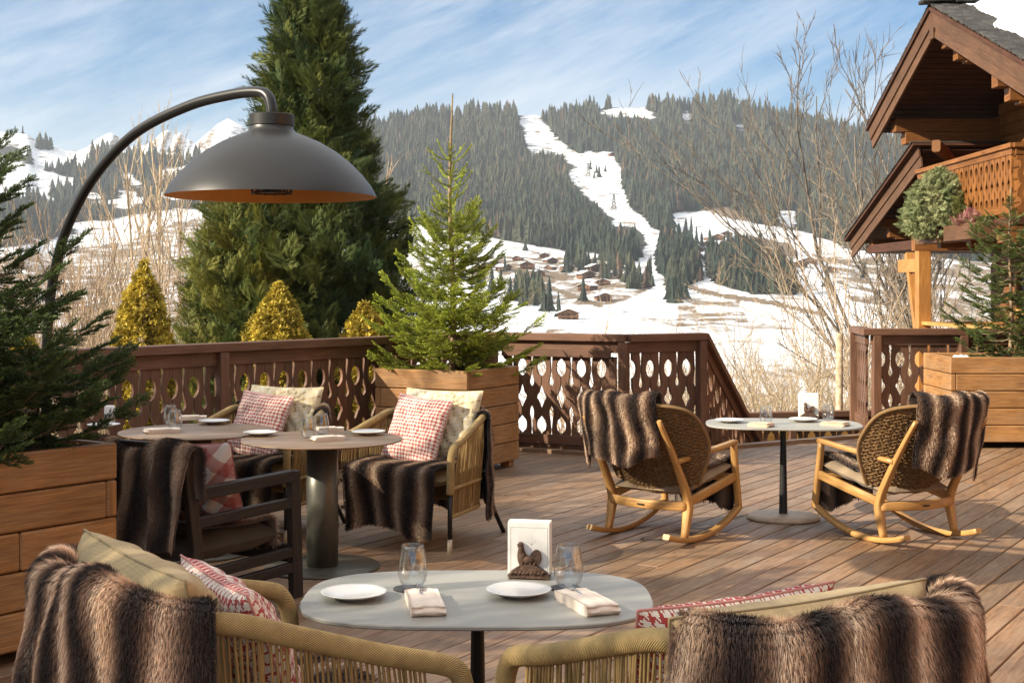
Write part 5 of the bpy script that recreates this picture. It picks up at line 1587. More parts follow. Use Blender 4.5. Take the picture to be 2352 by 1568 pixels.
def make_forest():
    g = np.random.default_rng(11); tv = [star_conifer(i) for i in range(4)]
    # candidates spread evenly over the land itself
    YY = np.sqrt(g.random(135000) * (1905 ** 2 - 420 ** 2) + 420 ** 2); px = g.random(len(YY)) * 2700 - 250
    X = (px - CX) / FPX * YY; Z = ground_z(X, YY); py = HY - (Z - EYE) / YY * FPX
    keep = np.zeros(len(YY), bool)
    for k, p in enumerate(FOREST):
        dens = (1.0, .95, 1.0, .9, .6, .6, .6, .22, .55)[k]
        keep |= inside(px, py, p) & (g.random(len(YY)) < dens)
    for p in GLADES: keep &= ~inside(px, py, p)
    keep &= ~((px < 560) & (fbm2(X, YY, .013, 3) < -.12))
    keep &= (fbm2(X, YY, .03, 3) + .25 * g.normal(size=len(YY)) > -.62)
    tin = np.ones(len(YY), bool)
    for hh in (6, 11, 16):
        q = py - hh * FPX / YY; t1 = np.zeros(len(YY), bool)
        for p in FOREST: t1 |= inside(px, q, p)
        for p in GLADES: t1 &= ~inside(px, q + 3, p)
        tin &= t1 | (q < np.interp(px, SKY_X, SKY_Y) + 4)
    grove = np.zeros(len(YY), bool)
    for p in FOREST[2:8]: grove |= inside(px, py, p)
    keep &= tin | grove
    # denser where nearer the far side would show gaps
    keep &= g.random(len(YY)) < np.interp(px, [-300, 300, 700, 2700], [.45, .45, .66, .66]) * np.interp(YY, [900, 1200], [1.5, 1.0])
    X, YY, Z = X[keep], YY[keep], Z[keep]; m = len(X)
    h = (13.0 + 6.5 * g.normal(size=m).clip(-1.5, 1.9)) * np.interp(YY, [600, 850, 1100, 1900], [.60, .74, .90, 1.0]); h = np.maximum(h, 6)
    warm = np.clip(.5 + .7 * fbm2(X, YY, .006, 3) + .35 * g.normal(size=m), 0, 1)[:, None]
    c = (np.array((.026, .043, .027)) * (1 - warm) + np.array((.078, .080, .041)) * warm) * (.65 + .7 * g.random((m, 1)))
    larch = g.random(m) < .05; c[larch] = np.array((.13, .085, .05)) * (.7 + .6 * g.random((larch.sum(), 1)))
    mb = MB(); which = g.integers(0, 4, m)
    for k in range(4):
        i = which == k; n = i.sum(); th = g.random(n) * 6.28
        Rm = np.zeros((n, 3, 3)); Rm[:, 0, 0] = np.cos(th); Rm[:, 0, 1] = -np.sin(th); Rm[:, 1, 0] = np.sin(th); Rm[:, 1, 1] = np.cos(th); Rm[:, 2, 2] = 1
        wd = h[i] * (.80 + .65 * g.random(n)); 
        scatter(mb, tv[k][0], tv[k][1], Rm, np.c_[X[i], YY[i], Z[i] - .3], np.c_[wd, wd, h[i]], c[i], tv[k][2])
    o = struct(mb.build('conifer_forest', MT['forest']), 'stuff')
    tag(o, 'dark conifer forest covering the mountain slopes on both sides of the ski runs', 'forest')
    print('forest trees', m)

def lone_conifers():
    g = np.random.default_rng(21)
    spots = [(1100, 660), (1150, 655), (1172, 690), (1205, 690), (1225, 688), (1240, 690), (1262, 718), (1283, 730), (1370, 400), (1356, 392), (1376, 408), (1428, 412), (1207, 578), (1160, 625), (1310, 605), (1330, 612), (1398, 640), (1380, 600), (1440, 650), (1465, 648), (1487, 652), (1452, 640), (1538, 666), (1548, 690), (1535, 690),
             (1575, 690), (1600, 560), (1612, 575), (1630, 565), (1672, 572), (1690, 566), (1575, 540), (1588, 535), (1560, 552), (1130, 676), (1188, 692), (1300, 628), (1345, 622), (1412, 618), (35, 306), (52, 308), (88, 322), (1845, 270), (1860, 280), (1875, 286), (1900, 660), (1985, 640), (1700, 600),
             (1112, 658), (1340, 694), (1250, 716), (1528, 600), (1542, 560), (1060, 640), (1085, 655), (1390, 395), (1365, 410)]
    V, Fc, vc = star_conifer(9, 6)
    first = None
    for i, (px, py) in enumerate(spots):
        p = locate(px, py)[0]
        if first is None:
            mb = MB(); scatter(mb, V, Fc, np.eye(3)[None], np.zeros((1, 3)), np.array([[1.05, 1.05, 1.0]]), np.array([[.035, .046, .030]]), vc)
            tube(mb, [(0, 0, -.05), (0, 0, .2)], .015, 5, False, (.08, .05, .03))
            o = first = mb.build('lone_conifer', MT['forest'])
            o['group'] = 'lone conifers on the snow'; o['category'] = 'conifer'; o['label'] = 'small dark conifer standing apart from the forest on the snowy hillside'
        else:
            o = first.copy(); COL.objects.link(o)
        h = (9 + 6 * g.random()) if p[1] > 500 else 7 + 4 * g.random()
        o.location = [float(a) for a in p]; o.rotation_euler = (0, 0, g.random() * 6); w = h * (.8 + .4 * g.random()); o.scale = (w, w, h)

def village():
    g = np.random.default_rng(33)
    t = thing('village_house', 'small brown wooden chalet with snow on its roof in the valley village', 'chalet', (0, 0, 0), 0, 'far chalets of the valley village')
    w, d, h, r = 6.0, 5.0, 4.0, 2.6
    mb = MB(); V = np.array([(-w, -d, -2), (w, -d, -2), (w, d, -2), (-w, d, -2), (-w, -d, h), (w, -d, h), (w, d, h), (-w, d, h), (0, -d, h + r), (0, d, h + r)], float)
    for f in ((0, 1, 5, 4), (1, 2, 6, 5), (2, 3, 7, 6), (3, 0, 4, 7)): mb.add(V, np.array(f))
    mb.add(V, np.array((4, 5, 8))); mb.add(V, np.array((6, 7, 9)))
    for x in (-3.4, 0, 3.4):
        for z in (.6, 3.0): box(mb, (x, -d - .03, z), (1.3, .1, 1.2), col=(.25, .25, .28), tone=1)
    for y in (-2.4, 2.4):
        for z in (.6, 3.0): box(mb, (-w - .03, y, z), (.1, 1.3, 1.2), col=(.25, .25, .28), tone=1)
    mb.build('wall', MT['housewall'], t)
    mb = MB(); box(mb, (0, -d - .7, 1.9), (2 * w + .6, 1.4, .9), col=(.8, .75, .7)); mb.build('balcony', MT['housewall'], t)
    for s in (-1, 1):
        mb = MB(); L = math.hypot(w + 1.5, r * (w + 1.5) / w)
        c = np.array([s * (w + 1.5) / 2, 0, h + r - r / w * (w + 1.5) / 2 + .15]); Rm = roty(s * math.atan2(r, w))
        box(mb, c, (L, 2 * d + 3.4, .3), Rm, .02, 1, (.5, .45, .4)); rf = mb.build('roof', MT['housewall'], t)
        mb = MB(); box(mb, c + Rm @ np.array([-.25 * s * 0, 0, .42]), (L * (.94 if s < 0 else .8), 2 * d + 2.2, .45), Rm, .15, 1); mb.build('roof_snow', MT['snow'], rf)
    spots = [(1131, 612, .2), (1190, 600, -.4), (1250, 592, .3), (1263, 605, .5), (1331, 590, -.2), (1265, 620, -.5), (1302, 620, .2), (1366, 624, .3), (1392, 634, -.3), (1156, 622, .8), (1240, 632, .1), (1305, 733, .2), (1386, 655, -.3), (1345, 606, .6), (1345, 640, .2), (1212, 618, -.2), (1385, 690, .3), (1350, 668, -.6), (1110, 620, .4),
             (1620, 566, .3), (1652, 550, -.3), (1667, 545, .2), (1640, 574, .6), (1602, 580, -.2), (1666, 580, .3), (1685, 560, .1), (1630, 552, .5), (1790, 596, .2), (1862, 605, -.3), (1835, 612, .4), (1905, 625, .1), (1405, 358, .2), (1252, 268, .2)]
    for i, (px, py, a) in enumerate(spots):
        p = locate(px, py)[0]; o = t if i == 0 else copy_tree(t)
        o.location = [float(q) for q in p]; o.rotation_euler = (0, 0, a + .15 * g.normal()); s = (.46 + .28 * g.random()) * (1.0 if p[1] < 1300 else .9); o.scale = (s, s, s * .9)

def lift_pylons():
    first = None
    for i, (px, py) in enumerate([(1351, 409), (1410, 483)]):
        p = locate(px, py)[0]
        if i == 0:
            t = thing('ski_lift_pylon', 'upper grey lattice pylon of the ski lift on the snowy run', 'lift pylon', p, .3, 'ski lift pylons')
            mb = MB(); H = 15
            A, B = [], []
            for sx in (-1, 1):
                for sy in (-1, 1): A.append((sx * 2.6, sy * 1.2, -1)); B.append((sx * .5, sy * .4, H))
            for k in range(5):
                z0, z1 = k * 3, (k + 1) * 3; w0, w1 = 2.6 - 2.1 * (z0 + 1) / 16, 2.6 - 2.1 * (z1 + 1) / 16
                for sy in (-1, 1): A += [(-w0, sy * .8, z0), (w0, sy * .8, z0)]; B += [(w1, sy * .8, z1), (-w1, sy * .8, z1)]
            sticks(mb, A, B, .22, .16, 4, (.8, .8, .8)); mb.build('lattice_tower', MT['greymetal'], t)
            mb = MB(); box(mb, (0, 0, H + .2), (9, .6, .6)); 
            for x in (-4.2, 4.2): box(mb, (x, 0, H - .2), (.5, 2.6, .5))
            mb.build('crossarm', MT['greymetal'], t); first = t
        else:
            t = copy_tree(first); t.location = [float(a) for a in p]; t['label'] = 'lower grey lattice pylon of the ski lift on the snowy run'

def far_peaks():
    """snow mountains far behind the left hand ridge"""
    def ridge(name, Y, pts, depth, seed, rough):
        g = np.random.default_rng(seed); pts = np.array(pts, float)
        xs = np.linspace(pts[0, 0], pts[-1, 0], 150); top = np.interp(xs, pts[:, 0], pts[:, 1])
        nv = 60; P = np.zeros((150, nv, 3))
        X = (xs - CX) / FPX * Y; Zt = EYE + (HY - top) / FPX * Y
        for j in range(nv):
            f = j / (nv - 1) * 2 - 1                                     # -1 front foot .. 0 crest .. 1 back foot
            yy = Y + f * depth; drop = np.abs(f) ** .85
            z = Zt * (1 - drop) + 40 * drop
            rr = fbm2(X * 1.0, yy + 0 * X, .014, 5) * rough * min(1, abs(f) * 5 + .12) + np.abs(fbm2(X * 1.6 + yy * .5, X * .2 + yy, .022, 4)) * -rough * .8 * min(1, abs(f) * 5)
            P[:, j] = np.stack([X, yy + 0 * X, z + rr], -1)
        col = np.zeros((150, nv, 3)); n = nrm(np.cross(np.gradient(P, axis=0), np.gradient(P, axis=1))); st = np.clip((.80 - np.abs(n[..., 2])) * 5, 0, 1)
        col[..., 1] = .10 + .42 * st
        mb = MB(); grid(mb, P, col); struct(mb.build(name, MT['snowground']))
    ridge('distant_mountains', 2750, [(120, 352), (205, 332), (228, 312), (256, 299), (270, 306), (276, 330), (330, 326), (352, 318), (372, 296), (388, 287), (398, 300), (406, 300), (415, 293), (424, 306), (440, 310), (448, 320), (470, 302), (500, 276), (525, 262), (560, 280), (620, 330), (700, 360)], 600, 3, 20)

# ------------------------------------------------------------------ sky, sun, air
def make_world(sun_el, sun_az_vec, sky_strength):
    w = bpy.data.worlds.new('World'); SC.world = w; w.use_nodes = True
    nt = w.node_tree; nt.nodes.clear()
    sky = nt.nodes.new('ShaderNodeTexSky'); sky.sky_type = 'NISHITA'; sky.sun_disc = False
    sky.sun_elevation = sun_el; sky.sun_rotation = math.atan2(sun_az_vec[0], sun_az_vec[1]) ; sky.altitude = 1100; sky.air_density = 1.0; sky.dust_density = .6; sky.ozone_density = 2.2
    tc = nt.nodes.new('ShaderNodeTexCoord'); sep = nt.nodes.new('ShaderNodeSeparateXYZ'); nt.links.new(tc.outputs['Generated'], sep.inputs[0])
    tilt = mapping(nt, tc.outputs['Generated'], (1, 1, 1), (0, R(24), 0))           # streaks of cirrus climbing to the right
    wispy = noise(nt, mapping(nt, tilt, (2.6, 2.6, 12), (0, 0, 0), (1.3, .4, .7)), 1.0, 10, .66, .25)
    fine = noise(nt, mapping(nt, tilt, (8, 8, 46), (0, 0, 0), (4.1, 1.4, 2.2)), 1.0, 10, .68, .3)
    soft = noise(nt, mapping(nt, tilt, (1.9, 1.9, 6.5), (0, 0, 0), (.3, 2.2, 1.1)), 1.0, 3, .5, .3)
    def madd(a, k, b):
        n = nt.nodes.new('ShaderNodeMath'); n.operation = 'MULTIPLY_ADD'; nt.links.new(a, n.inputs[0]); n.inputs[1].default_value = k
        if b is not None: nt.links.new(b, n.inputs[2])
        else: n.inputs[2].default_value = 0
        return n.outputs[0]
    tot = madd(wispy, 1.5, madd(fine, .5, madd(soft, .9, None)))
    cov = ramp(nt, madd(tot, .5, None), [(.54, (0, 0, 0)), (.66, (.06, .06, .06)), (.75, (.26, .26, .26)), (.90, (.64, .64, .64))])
    horiz_veil = ramp(nt, sep.outputs[2], [(.075, (.36, .36, .36)), (.12, (.13, .13, .13)), (.18, (0, 0, 0)), (.26, (.04, .04, .04)), (.42, (.74, .74, .74))])  # pale horizon band, then unseen white veil overhead added to whiten ambient light
    mx = nt.nodes.new('ShaderNodeMath'); mx.operation = 'ADD'; mx.use_clamp = True; nt.links.new(cov, mx.inputs[0]); nt.links.new(horiz_veil, mx.inputs[1])
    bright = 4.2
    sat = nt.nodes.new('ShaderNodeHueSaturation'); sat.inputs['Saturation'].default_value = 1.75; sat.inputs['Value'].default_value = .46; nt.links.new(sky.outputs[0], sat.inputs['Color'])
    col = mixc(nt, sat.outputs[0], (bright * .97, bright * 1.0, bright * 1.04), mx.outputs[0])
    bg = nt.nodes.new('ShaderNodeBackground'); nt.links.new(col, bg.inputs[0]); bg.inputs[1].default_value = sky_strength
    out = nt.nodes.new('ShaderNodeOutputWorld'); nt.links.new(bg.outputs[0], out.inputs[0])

def make_sun(el, to_sun, strength):
    l = bpy.data.lights.new('sun', 'SUN'); l.energy = strength; l.angle = R(.53); l.color = (1.0, .89, .71)
    o = bpy.data.objects.new('sun', l); COL.objects.link(o)
    o.rotation_euler = Vector([float(a) for a in to_sun]).to_track_quat('Z', 'Y').to_euler()

def make_haze(density):
    mb = MB(); X0, X1, Y0, Y1, Z0, Z1 = -3800, 3900, -60, 3700, LAND_LOW - 1, 390
    V = np.array([(x, y, z) for z in (Z0, Z1) for y in (Y0, Y1) for x in (X0, X1)], float)
    for f in ((0, 2, 3, 1), (4, 5, 7, 6), (0, 1, 5, 4), (2, 6, 7, 3), (0, 4, 6, 2), (1, 3, 7, 5)): mb.add(V if f == (0, 2, 3, 1) else np.zeros((0, 3)), np.array(f) - (0 if f == (0, 2, 3, 1) else mb.n))
    m, nt = _nt('valley_haze')
    v = nt.nodes.new('ShaderNodeVolumePrincipled'); v.inputs['Density'].default_value = density; v.inputs['Color'].default_value = (.80, .86, .95, 1); v.inputs['Anisotropy'].default_value = .2
    out = nt.nodes.new('ShaderNodeOutputMaterial'); nt.links.new(v.outputs[0], out.inputs['Volume'])
    o = mb.build('haze', m); struct(o, 'stuff'); o.visible_shadow = True
    tag(o, 'thin bluish haze hanging over the valley', 'haze')
# ------------------------------------------------------------------ put the place together
SUN_EL = R(28); AZ = R(20)
to_sun = np.array([-math.cos(AZ) * math.cos(SUN_EL), -math.sin(AZ) * math.cos(SUN_EL), math.sin(SUN_EL)])
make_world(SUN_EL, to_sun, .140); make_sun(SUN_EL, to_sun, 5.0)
make_land(); make_forest(); lone_conifers(); village(); lift_pylons(); far_peaks()
HAZE = 0.00014
if HAZE: make_haze(HAZE)
make_deck()

# balustrades
rl0, rl1 = np.array([-3.90, 8.84]), np.array([-.27, 13.46]); L = np.linalg.norm(rl1 - rl0)
balustrade('long dark brown fretwork balustrade running behind the round tables to the middle planter', rl0, rl1, [.35, 2.52, 4.42, L - .06], [(.40, 2.47), (2.57, 4.37), (4.47, L - .11)], side=-1)
g0, g1 = np.array([-.27, 13.46]), np.array([1.09, 12.80]); Lg = np.linalg.norm(g1 - g0)
gt = balustrade('short sunlit fretwork gate section between the middle planter and the corner post', g0, g1, [.10, Lg - .02], [(.20, Lg - .16)], side=-1)
mb = MB(); box(mb, (Lg / 2 + .03, -.04, .965), (Lg - .36, .03, .075)); mb.build('gate_rail', MT['rail'], gt)
mb = MB(); box(mb, (Lg - .125, -.045, .5), (.075, .03, .86)); mb.build('gate_stile', MT['rail'], gt)
mb = MB(); box(mb, (Lg - .12, -.066, .935), (.10, .008, .012)); box(mb, (Lg - .12, -.066, .92), (.012, .008, .05)); mb.build('latch', MT['blackmetal'], gt)
s0, s1 = g1, np.array([1.86, 13.28]); Ls = np.linalg.norm(s1 - s0)
balustrade('level fretwork balustrade leading from the corner post to the top of the stairs', s0, s1, [Ls - .02], [(.06, Ls - .07)], side=-1, ext=(0, .03))
sd = np.array([.447, .894])
balustrade('sloping fretwork stair balustrade going down from the terrace', s1 + sd * .03, s1 + sd * 2.4, [2.3], [(.06, 2.25)], slope=-.66, side=-1, name='stair_balustrade')
r0 = np.array([3.88, 14.62])
balustrade('shaded purple brown fretwork balustrade between the stairs and the right hand planter', r0, r0 + np.array([4.2, .25]), [.06, 1.02, 2.2, 3.3], [(.12, .97), (1.08, 2.15), (2.26, 3.25)], side=-1, ext=(.10, 0))
balustrade('narrow return balustrade seen edge on beside the right post of the stairs', r0 + np.array([-.03, .03]), r0 + np.array([.10, 1.0]), [.93], [(.06, .88)], side=1, slope=0)
lz = -1.05
balustrade('low landing balustrade below the terrace edge with pale boards behind its cutouts', (2.25, 16.3), (5.6, 17.0), [.05, 1.2, 2.4, 3.3], [(.1, 1.15), (1.25, 2.35), (2.45, 3.25)], base_z=lz, top=1.13)
mb = MB(); box(mb, (4.0, 17.2, lz - .05), (4.6, 1.9, .1), rotz(.2)); struct(mb.build('stair_landing', MT['deck']))
mb = MB()
for k in range(5): box(mb, (4.05, 17.34, lz + .15 + k * .19), (3.3, .03, .182), rotz(.2))
tag(mb.build('board_screen', MT['honey']), 'pale yellow board screen seen through the landing balustrade', 'board screen')
mb = MB()
for k in range(7):
    c = np.array([2.83, 13.9]) + sd * (.25 + .29 * k)
    box(mb, (c[0], c[1], -.17 * (k + 1) + .02), (1.95, .30, .045), rotz(R(26.6)))
tag(mb.build('stairs', MT['deck']), 'wooden stairs going down from the terrace edge', 'stairs')

# planters and their firs
ux = np.array([math.cos(R(-28)), math.sin(R(-28))])
_, P = planter('middle larch planter holding the sunlit fir in front of the balustrade', np.array([-.372, 11.30]) - ux * .93, ux, .93, .93, .90)
fb = P(.48, .50)
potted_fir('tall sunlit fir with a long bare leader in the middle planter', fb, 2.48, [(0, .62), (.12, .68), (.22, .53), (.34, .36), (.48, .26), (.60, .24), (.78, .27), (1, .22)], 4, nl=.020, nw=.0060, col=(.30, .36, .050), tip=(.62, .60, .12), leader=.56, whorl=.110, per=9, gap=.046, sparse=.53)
uxl = np.array([.60, .80])
_, P = planter('dark larch planter at the left edge in the foreground', np.array([-1.785, 6.11]) - uxl * 1.02, uxl, 1.02, .95, .90)
potted_fir('large dark bushy fir in the left foreground planter', P(.50, .46), 1.50, [(0, .58), (.16, .66), (.32, .54), (.46, .46), (.56, .24), (.72, .20), (.82, .22), (.88, .06), (1, .05)], 9, nl=.023, nw=.0044, col=(.062, .100, .032), tip=(.12, .16, .04), leader=.20, whorl=.105, per=10, frond=.21, gap=.058, sparse=.9, dens=1.1, elev=(-.02, -.02, .10, .4))
_, P = planter('wide larch planter on the right beside the chalet', np.array([4.36, 13.42]), (1, -.02), 1.6, .95, .91)
potted_fir('slender open fir in the right hand planter before the chalet', P(.74, .45), 1.78, [(0, .52), (.15, .56), (.35, .48), (.55, .40), (.8, .26), (1, .2)], 14, nl=.020, nw=.0060, col=(.105, .145, .040), tip=(.24, .27, .07), leader=.32, whorl=.125, per=6, frond=.19, gap=.07, sparse=.78, elev=(.0, .05, .2, .6))
mb = MB(); X, Y, Z, U, V = pillow_grid(.20, .16, .12, 14); grid(mb, np.stack([X, Y, Z], -1)); grid(mb, np.stack([X, Y, -Z * .2], -1), flip=True)
o = mb.build('snow_lump', MT['snow']); o.location = [float(a) for a in P(.14, .12, .86)]; tag(o, 'small lump of leftover snow on the right planter soil', 'snow')

arc_lamp('tall dark arc heater lamp with wide dome shade and copper inside', on_deck(105, 660 + 1.6 * 3100 / 7.45) * 1.0, at(624, 452, 6.45), 2.545)

# big evergreen and golden cones behind the balustrade
gz = lambda x, y: float(ground_z(np.array(x), np.array(y)))
bx = at(712, 700, 19.5); b0 = gz(bx[0], 19.5)
zt = lambda py, Y: EYE + (HY - py) / FPX * Y
H = zt(-60, 19.5) - b0
pr = [(0, .9), (zt(770, 19.5) - b0, 1.50), (zt(600, 19.5) - b0, 1.52), (zt(480, 19.5) - b0, 1.20), (zt(400, 19.5) - b0, 1.02), (zt(300, 19.5) - b0, .74), (zt(200, 19.5) - b0, .74), (zt(80, 19.5) - b0, .58), (zt(0, 19.5) - b0, .45), (H, .26)]
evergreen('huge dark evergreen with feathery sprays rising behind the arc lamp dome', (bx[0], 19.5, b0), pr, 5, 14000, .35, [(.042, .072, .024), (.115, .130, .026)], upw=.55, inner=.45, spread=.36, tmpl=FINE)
bx = at(575, 700, 18.6); b0 = gz(bx[0], 18.6)
pr = [(0, .7), (zt(780, 18.6) - b0, .98), (zt(600, 18.6) - b0, .86), (zt(500, 18.6) - b0, .66), (zt(440, 18.6) - b0, .34), (zt(405, 18.6) - b0, .05)]
evergreen('lower olive green evergreen shoulder on the left of the huge dark evergreen', (bx[0], 18.6, b0), pr, 6, 5200, .31, [(.075, .105, .024), (.21, .195, .034)], upw=.55, inner=.45, spread=.36, tmpl=FINE, name='cypress_tree')
for px, topy, w, Y, lab in ((330, 600, 70, 15.2, 'tall golden yellow conical shrub nearest the arc lamp pole'), (640, 650, 74, 15.2, 'golden yellow conical shrub in front of the huge dark evergreen'), (838, 695, 60, 15.4, 'orange yellow conical shrub half hidden by the middle fir'), (22, 735, 55, 13.6, 'golden shrub peeping out behind the left foreground fir')):
    c = at(px, 700, Y); b = gz(c[0], Y); Ht = zt(topy, Y) - b; hh = zt(790, Y) - b; rw = w / FPX * Y
    pr = [(0, rw * 1.0), (hh, rw * 1.0), (hh + (Ht - hh) * .45, rw * .74), (hh + (Ht - hh) * .8, rw * .34), (Ht, .02)]
    evergreen(lab, (c[0], Y, b), pr, 40 + px, 5200, .062, [(.24, .18, .022), (.66, .52, .08)], name='golden_shrub', cat='shrub', group='golden conical shrubs behind the balustrade', upw=.45, inner=.30, lobes=9, trunk_r=.04, spread=.6, tmpl=TUFT, lobe=.8)

# out of view: trees shading from the left, an added hotel wall bouncing warm light
for i, (x, y, hh, sd_) in enumerate([(-8.2, -.6, 7.5, 41), (-8.8, 1.4, 8.0, 42), (-7.8, 2.6, 5.0, 41), (-9.2, 3.6, 5.2, 42), (-8.6, 6.9, 6.2, 41), (-8.0, 9.0, 6.0, 42)]):
    bare_tree(['bare many stemmed tree left of the terrace farthest behind', 'bare many stemmed tree left of the terrace behind the second', 'bare many stemmed tree left of the terrace by the steps', 'bare many stemmed tree left of the terrace next to the conifer', 'bare many stemmed tree left of the terrace past the conifer', 'bare many stemmed tree left of the terrace near the balustrade'][i], (x, y, -1.5), 'dense', sd_, 6.0, i * 1.4, scale=(hh + 1.5) / 6, levels=5, trunk_r=.07, spread=.55, upb=.22, kids=(7, 6, 5, 4, 3), stems=4, stem_spread=.22, first=.2, lenf=(.6, .55, .5, .5), rmin=.005)
evergreen('dark evergreen at the left edge of the terrace beside the planter', (-6.6, 5.3, -1.0), [(0, 1.0), (1.5, 1.2), (3.2, .8), (4.4, .1)], 71, 1300, .42, [(.034, .062, .022), (.085, .110, .024)], upw=.5, inner=.5)
hz = thing('reflector_wall', 'unseen timber hotel front along the right side of the terrace', 'reflector', (0, 0, 0)); mb = MB()  # unseen wall put here to bounce warm sunlight onto the foreground
for k in range(30): box(mb, (6.1, .6, .12 + k * .22), (.08, 12.0, .212))
mb.build('timber_front', MT['honey_dark'], hz); mb = MB(); box(mb, (8.2, .6, 3.2), (4.1, 12, 6.7)); mb.build('wall', MT['reflector'], hz); mb = MB(); box(mb, (7.6, .6, 6.75), (6, 13, .25), roty(.15)); mb.build('roof', MT['shingle'], hz)

chalet()
# plants on the chalet balcony
bxp = [(5.80, 18.45, .95, 'weathered window box under the blue spruce on the chalet balcony'), (5.80, 17.1, 1.2, 'dark window box of pink heather on the chalet balcony')]
for (x, y, l, lab) in bxp:
    mb = MB(); z = 2.30
    box(mb, (x - .13, y, z), (.025, l, .20)); box(mb, (x + .13, y, z), (.025, l, .20))
    for s in (-1, 1): box(mb, (x, y + s * (l / 2 - .012), z), (.232, .025, .20))
    box(mb, (x, y, z - .09), (.23, l - .06, .02)); box(mb, (x, y, z + .07), (.23, l - .06, .01), col=(.3, .25, .2))
    tag(mb.build('window_box', MT['verge']), lab, 'window box', 'window boxes on the chalet balcony')
potted = evergreen('grey green dwarf blue spruce overhanging the chalet balcony', (5.78, 18.25, 2.28), [(0, .30), (.10, .46), (.36, .50), (.62, .42), (.84, .20), (.95, .03)], 91, 5200, .085, [(.15, .19, .08), (.38, .39, .20)], name='dwarf_spruce', cat='shrub', upw=.25, inner=.7, trunk_r=.03, spread=.6)
evergreen('small clump of pink heather in the dark window box', (5.80, 17.05, 2.36), [(0, .10), (.08, .22), (.2, .05)], 92, 320, .09, [(.34, .12, .14), (.40, .25, .17)], name='heather', cat='plant', upw=.6, inner=.8, trunk_r=.01)
evergreen('little olive cypress beside the heather on the balcony', (5.82, 17.55, 2.36), [(0, .08), (.15, .12), (.42, .02)], 93, 260, .12, [(.07, .085, .02), (.16, .15, .04)], name='dwarf_cypress', cat='plant', upw=.8, inner=.6, trunk_r=.01)

# furniture -------------------------------------------------------------------
T1, T2 = np.array([-1.905, 8.15, 0]), np.array([-1.085, 7.72, 0])
round_table('round bronze table at the back left beside the balustrade', T1)
round_table('round bronze table with thick grey column in the middle of the left group', T2)
NT = at(1098, 1372, 4.10); NT = np.array([-.105, 4.12, 0]); FT = np.array([1.877, 9.34, 0])
oval_table('matt grey oval table in the foreground between two armchairs', NT, 0.0)
oval_table('matt grey oval table with worn cream foot between the rocking chairs', FT, -.12, base='basecream', base_h=.035)

# middle armchairs
def chair_set(pos, facing, labels, seed, fold=None):
    rz = face_rz(*facing); loc = np.array([pos[0], pos[1], 0])
    rope_armchair(labels[0], loc, rz)
    back_throw(loc, rz, labels[1], .235, .74, .36, .62, seed, 40000, .017, .0030, .16, flare=.02, bright=.65)
    seat_throw(loc, rz, labels[2], seed + 1, 30000, fold=fold, width=.0032, length=.017, bright=.68)
    put_cushion(pillow(.58, .46, .15, floral, 64, (.62, .52, .32), seed), loc, rz, (-.02, -.155, .715), .30, labels[3], group='cream patterned cushions')
    put_cushion(pillow(.46, .46, .13, houndstooth(.0245), 158, (.60, .26, .23), seed + 2), loc, rz, (.07, -.02, .68), .38, labels[4], spin=.06, yaw=-.15, group='red and white houndstooth cushions')
f2 = np.array([-.477, -.879]); s2 = np.array([-.879, .477])
c2 = np.array([-.428, 8.13]) - f2 * .365 + s2 * .353
chair_set(c2, f2, ['rope armchair before the middle planter facing the round tables', 'fur throw over the back of the rope armchair before the middle planter', 'fur throw on the seat of the rope armchair before the middle planter', 'cream patterned cushion on the rope armchair before the middle planter', 'houndstooth cushion on the rope armchair before the middle planter'], 101)
c1 = np.array([-1.63, 8.92]); f1 = np.array([-.42, -.90])
chair_set(c1, f1, ['rope armchair against the long balustrade behind the round tables', 'fur throw over the back of the rope armchair against the long balustrade', 'fur throw on the seat of the rope armchair against the long balustrade', 'cream patterned cushion on the rope armchair against the long balustrade', 'houndstooth cushion on the rope armchair against the long balustrade'], 111)

# dark slatted armchair
fd = nrm(np.array([.52, .85])); sdv = np.array([fd[1], -fd[0]])
cd = np.array([-1.117, 6.98]) - fd * .37 - sdv * .37; rzd = face_rz(*fd); cd3 = np.array([cd[0], cd[1], 0])
slat_armchair('dark brown slatted wooden armchair beside the left planter', cd3, rzd)
def dback(s): return np.array([-.40 + .83 * s, -.425, .800 + .02 * math.sin(s * 9)]), np.array([0, -1.0, 0])
mb = fur_throw(drape(44, 50, .0, .22, .44, dback, 0, 121, r=.055, flare=.10, gather=.03), 60000, .020, .0028, .21, .3, 121, bright=.75)
o = mb.build('fur_throw', MT['fur']); o.location = [float(a) for a in cd3]; o.rotation_euler = (0, 0, rzd); tag(o, 'dark fur throw hanging over the back of the slatted armchair', 'fur throw', 'striped fur throws')
seat_throw(cd3, rzd, 'dark fur throw on the seat of the slatted armchair', 122, 14000, z=.44, yf=.20, y0=-.3, drop=.12, x0=-.1, x1=.34, bright=.55, width=.004)
put_cushion(pillow(.45, .45, .16, trellis, 150, (.33, .08, .07), 3), cd3, rzd, (.13, -.10, .625), .34, 'cushion with red lattice pattern on the slatted armchair', yaw=.35, spin=.05)

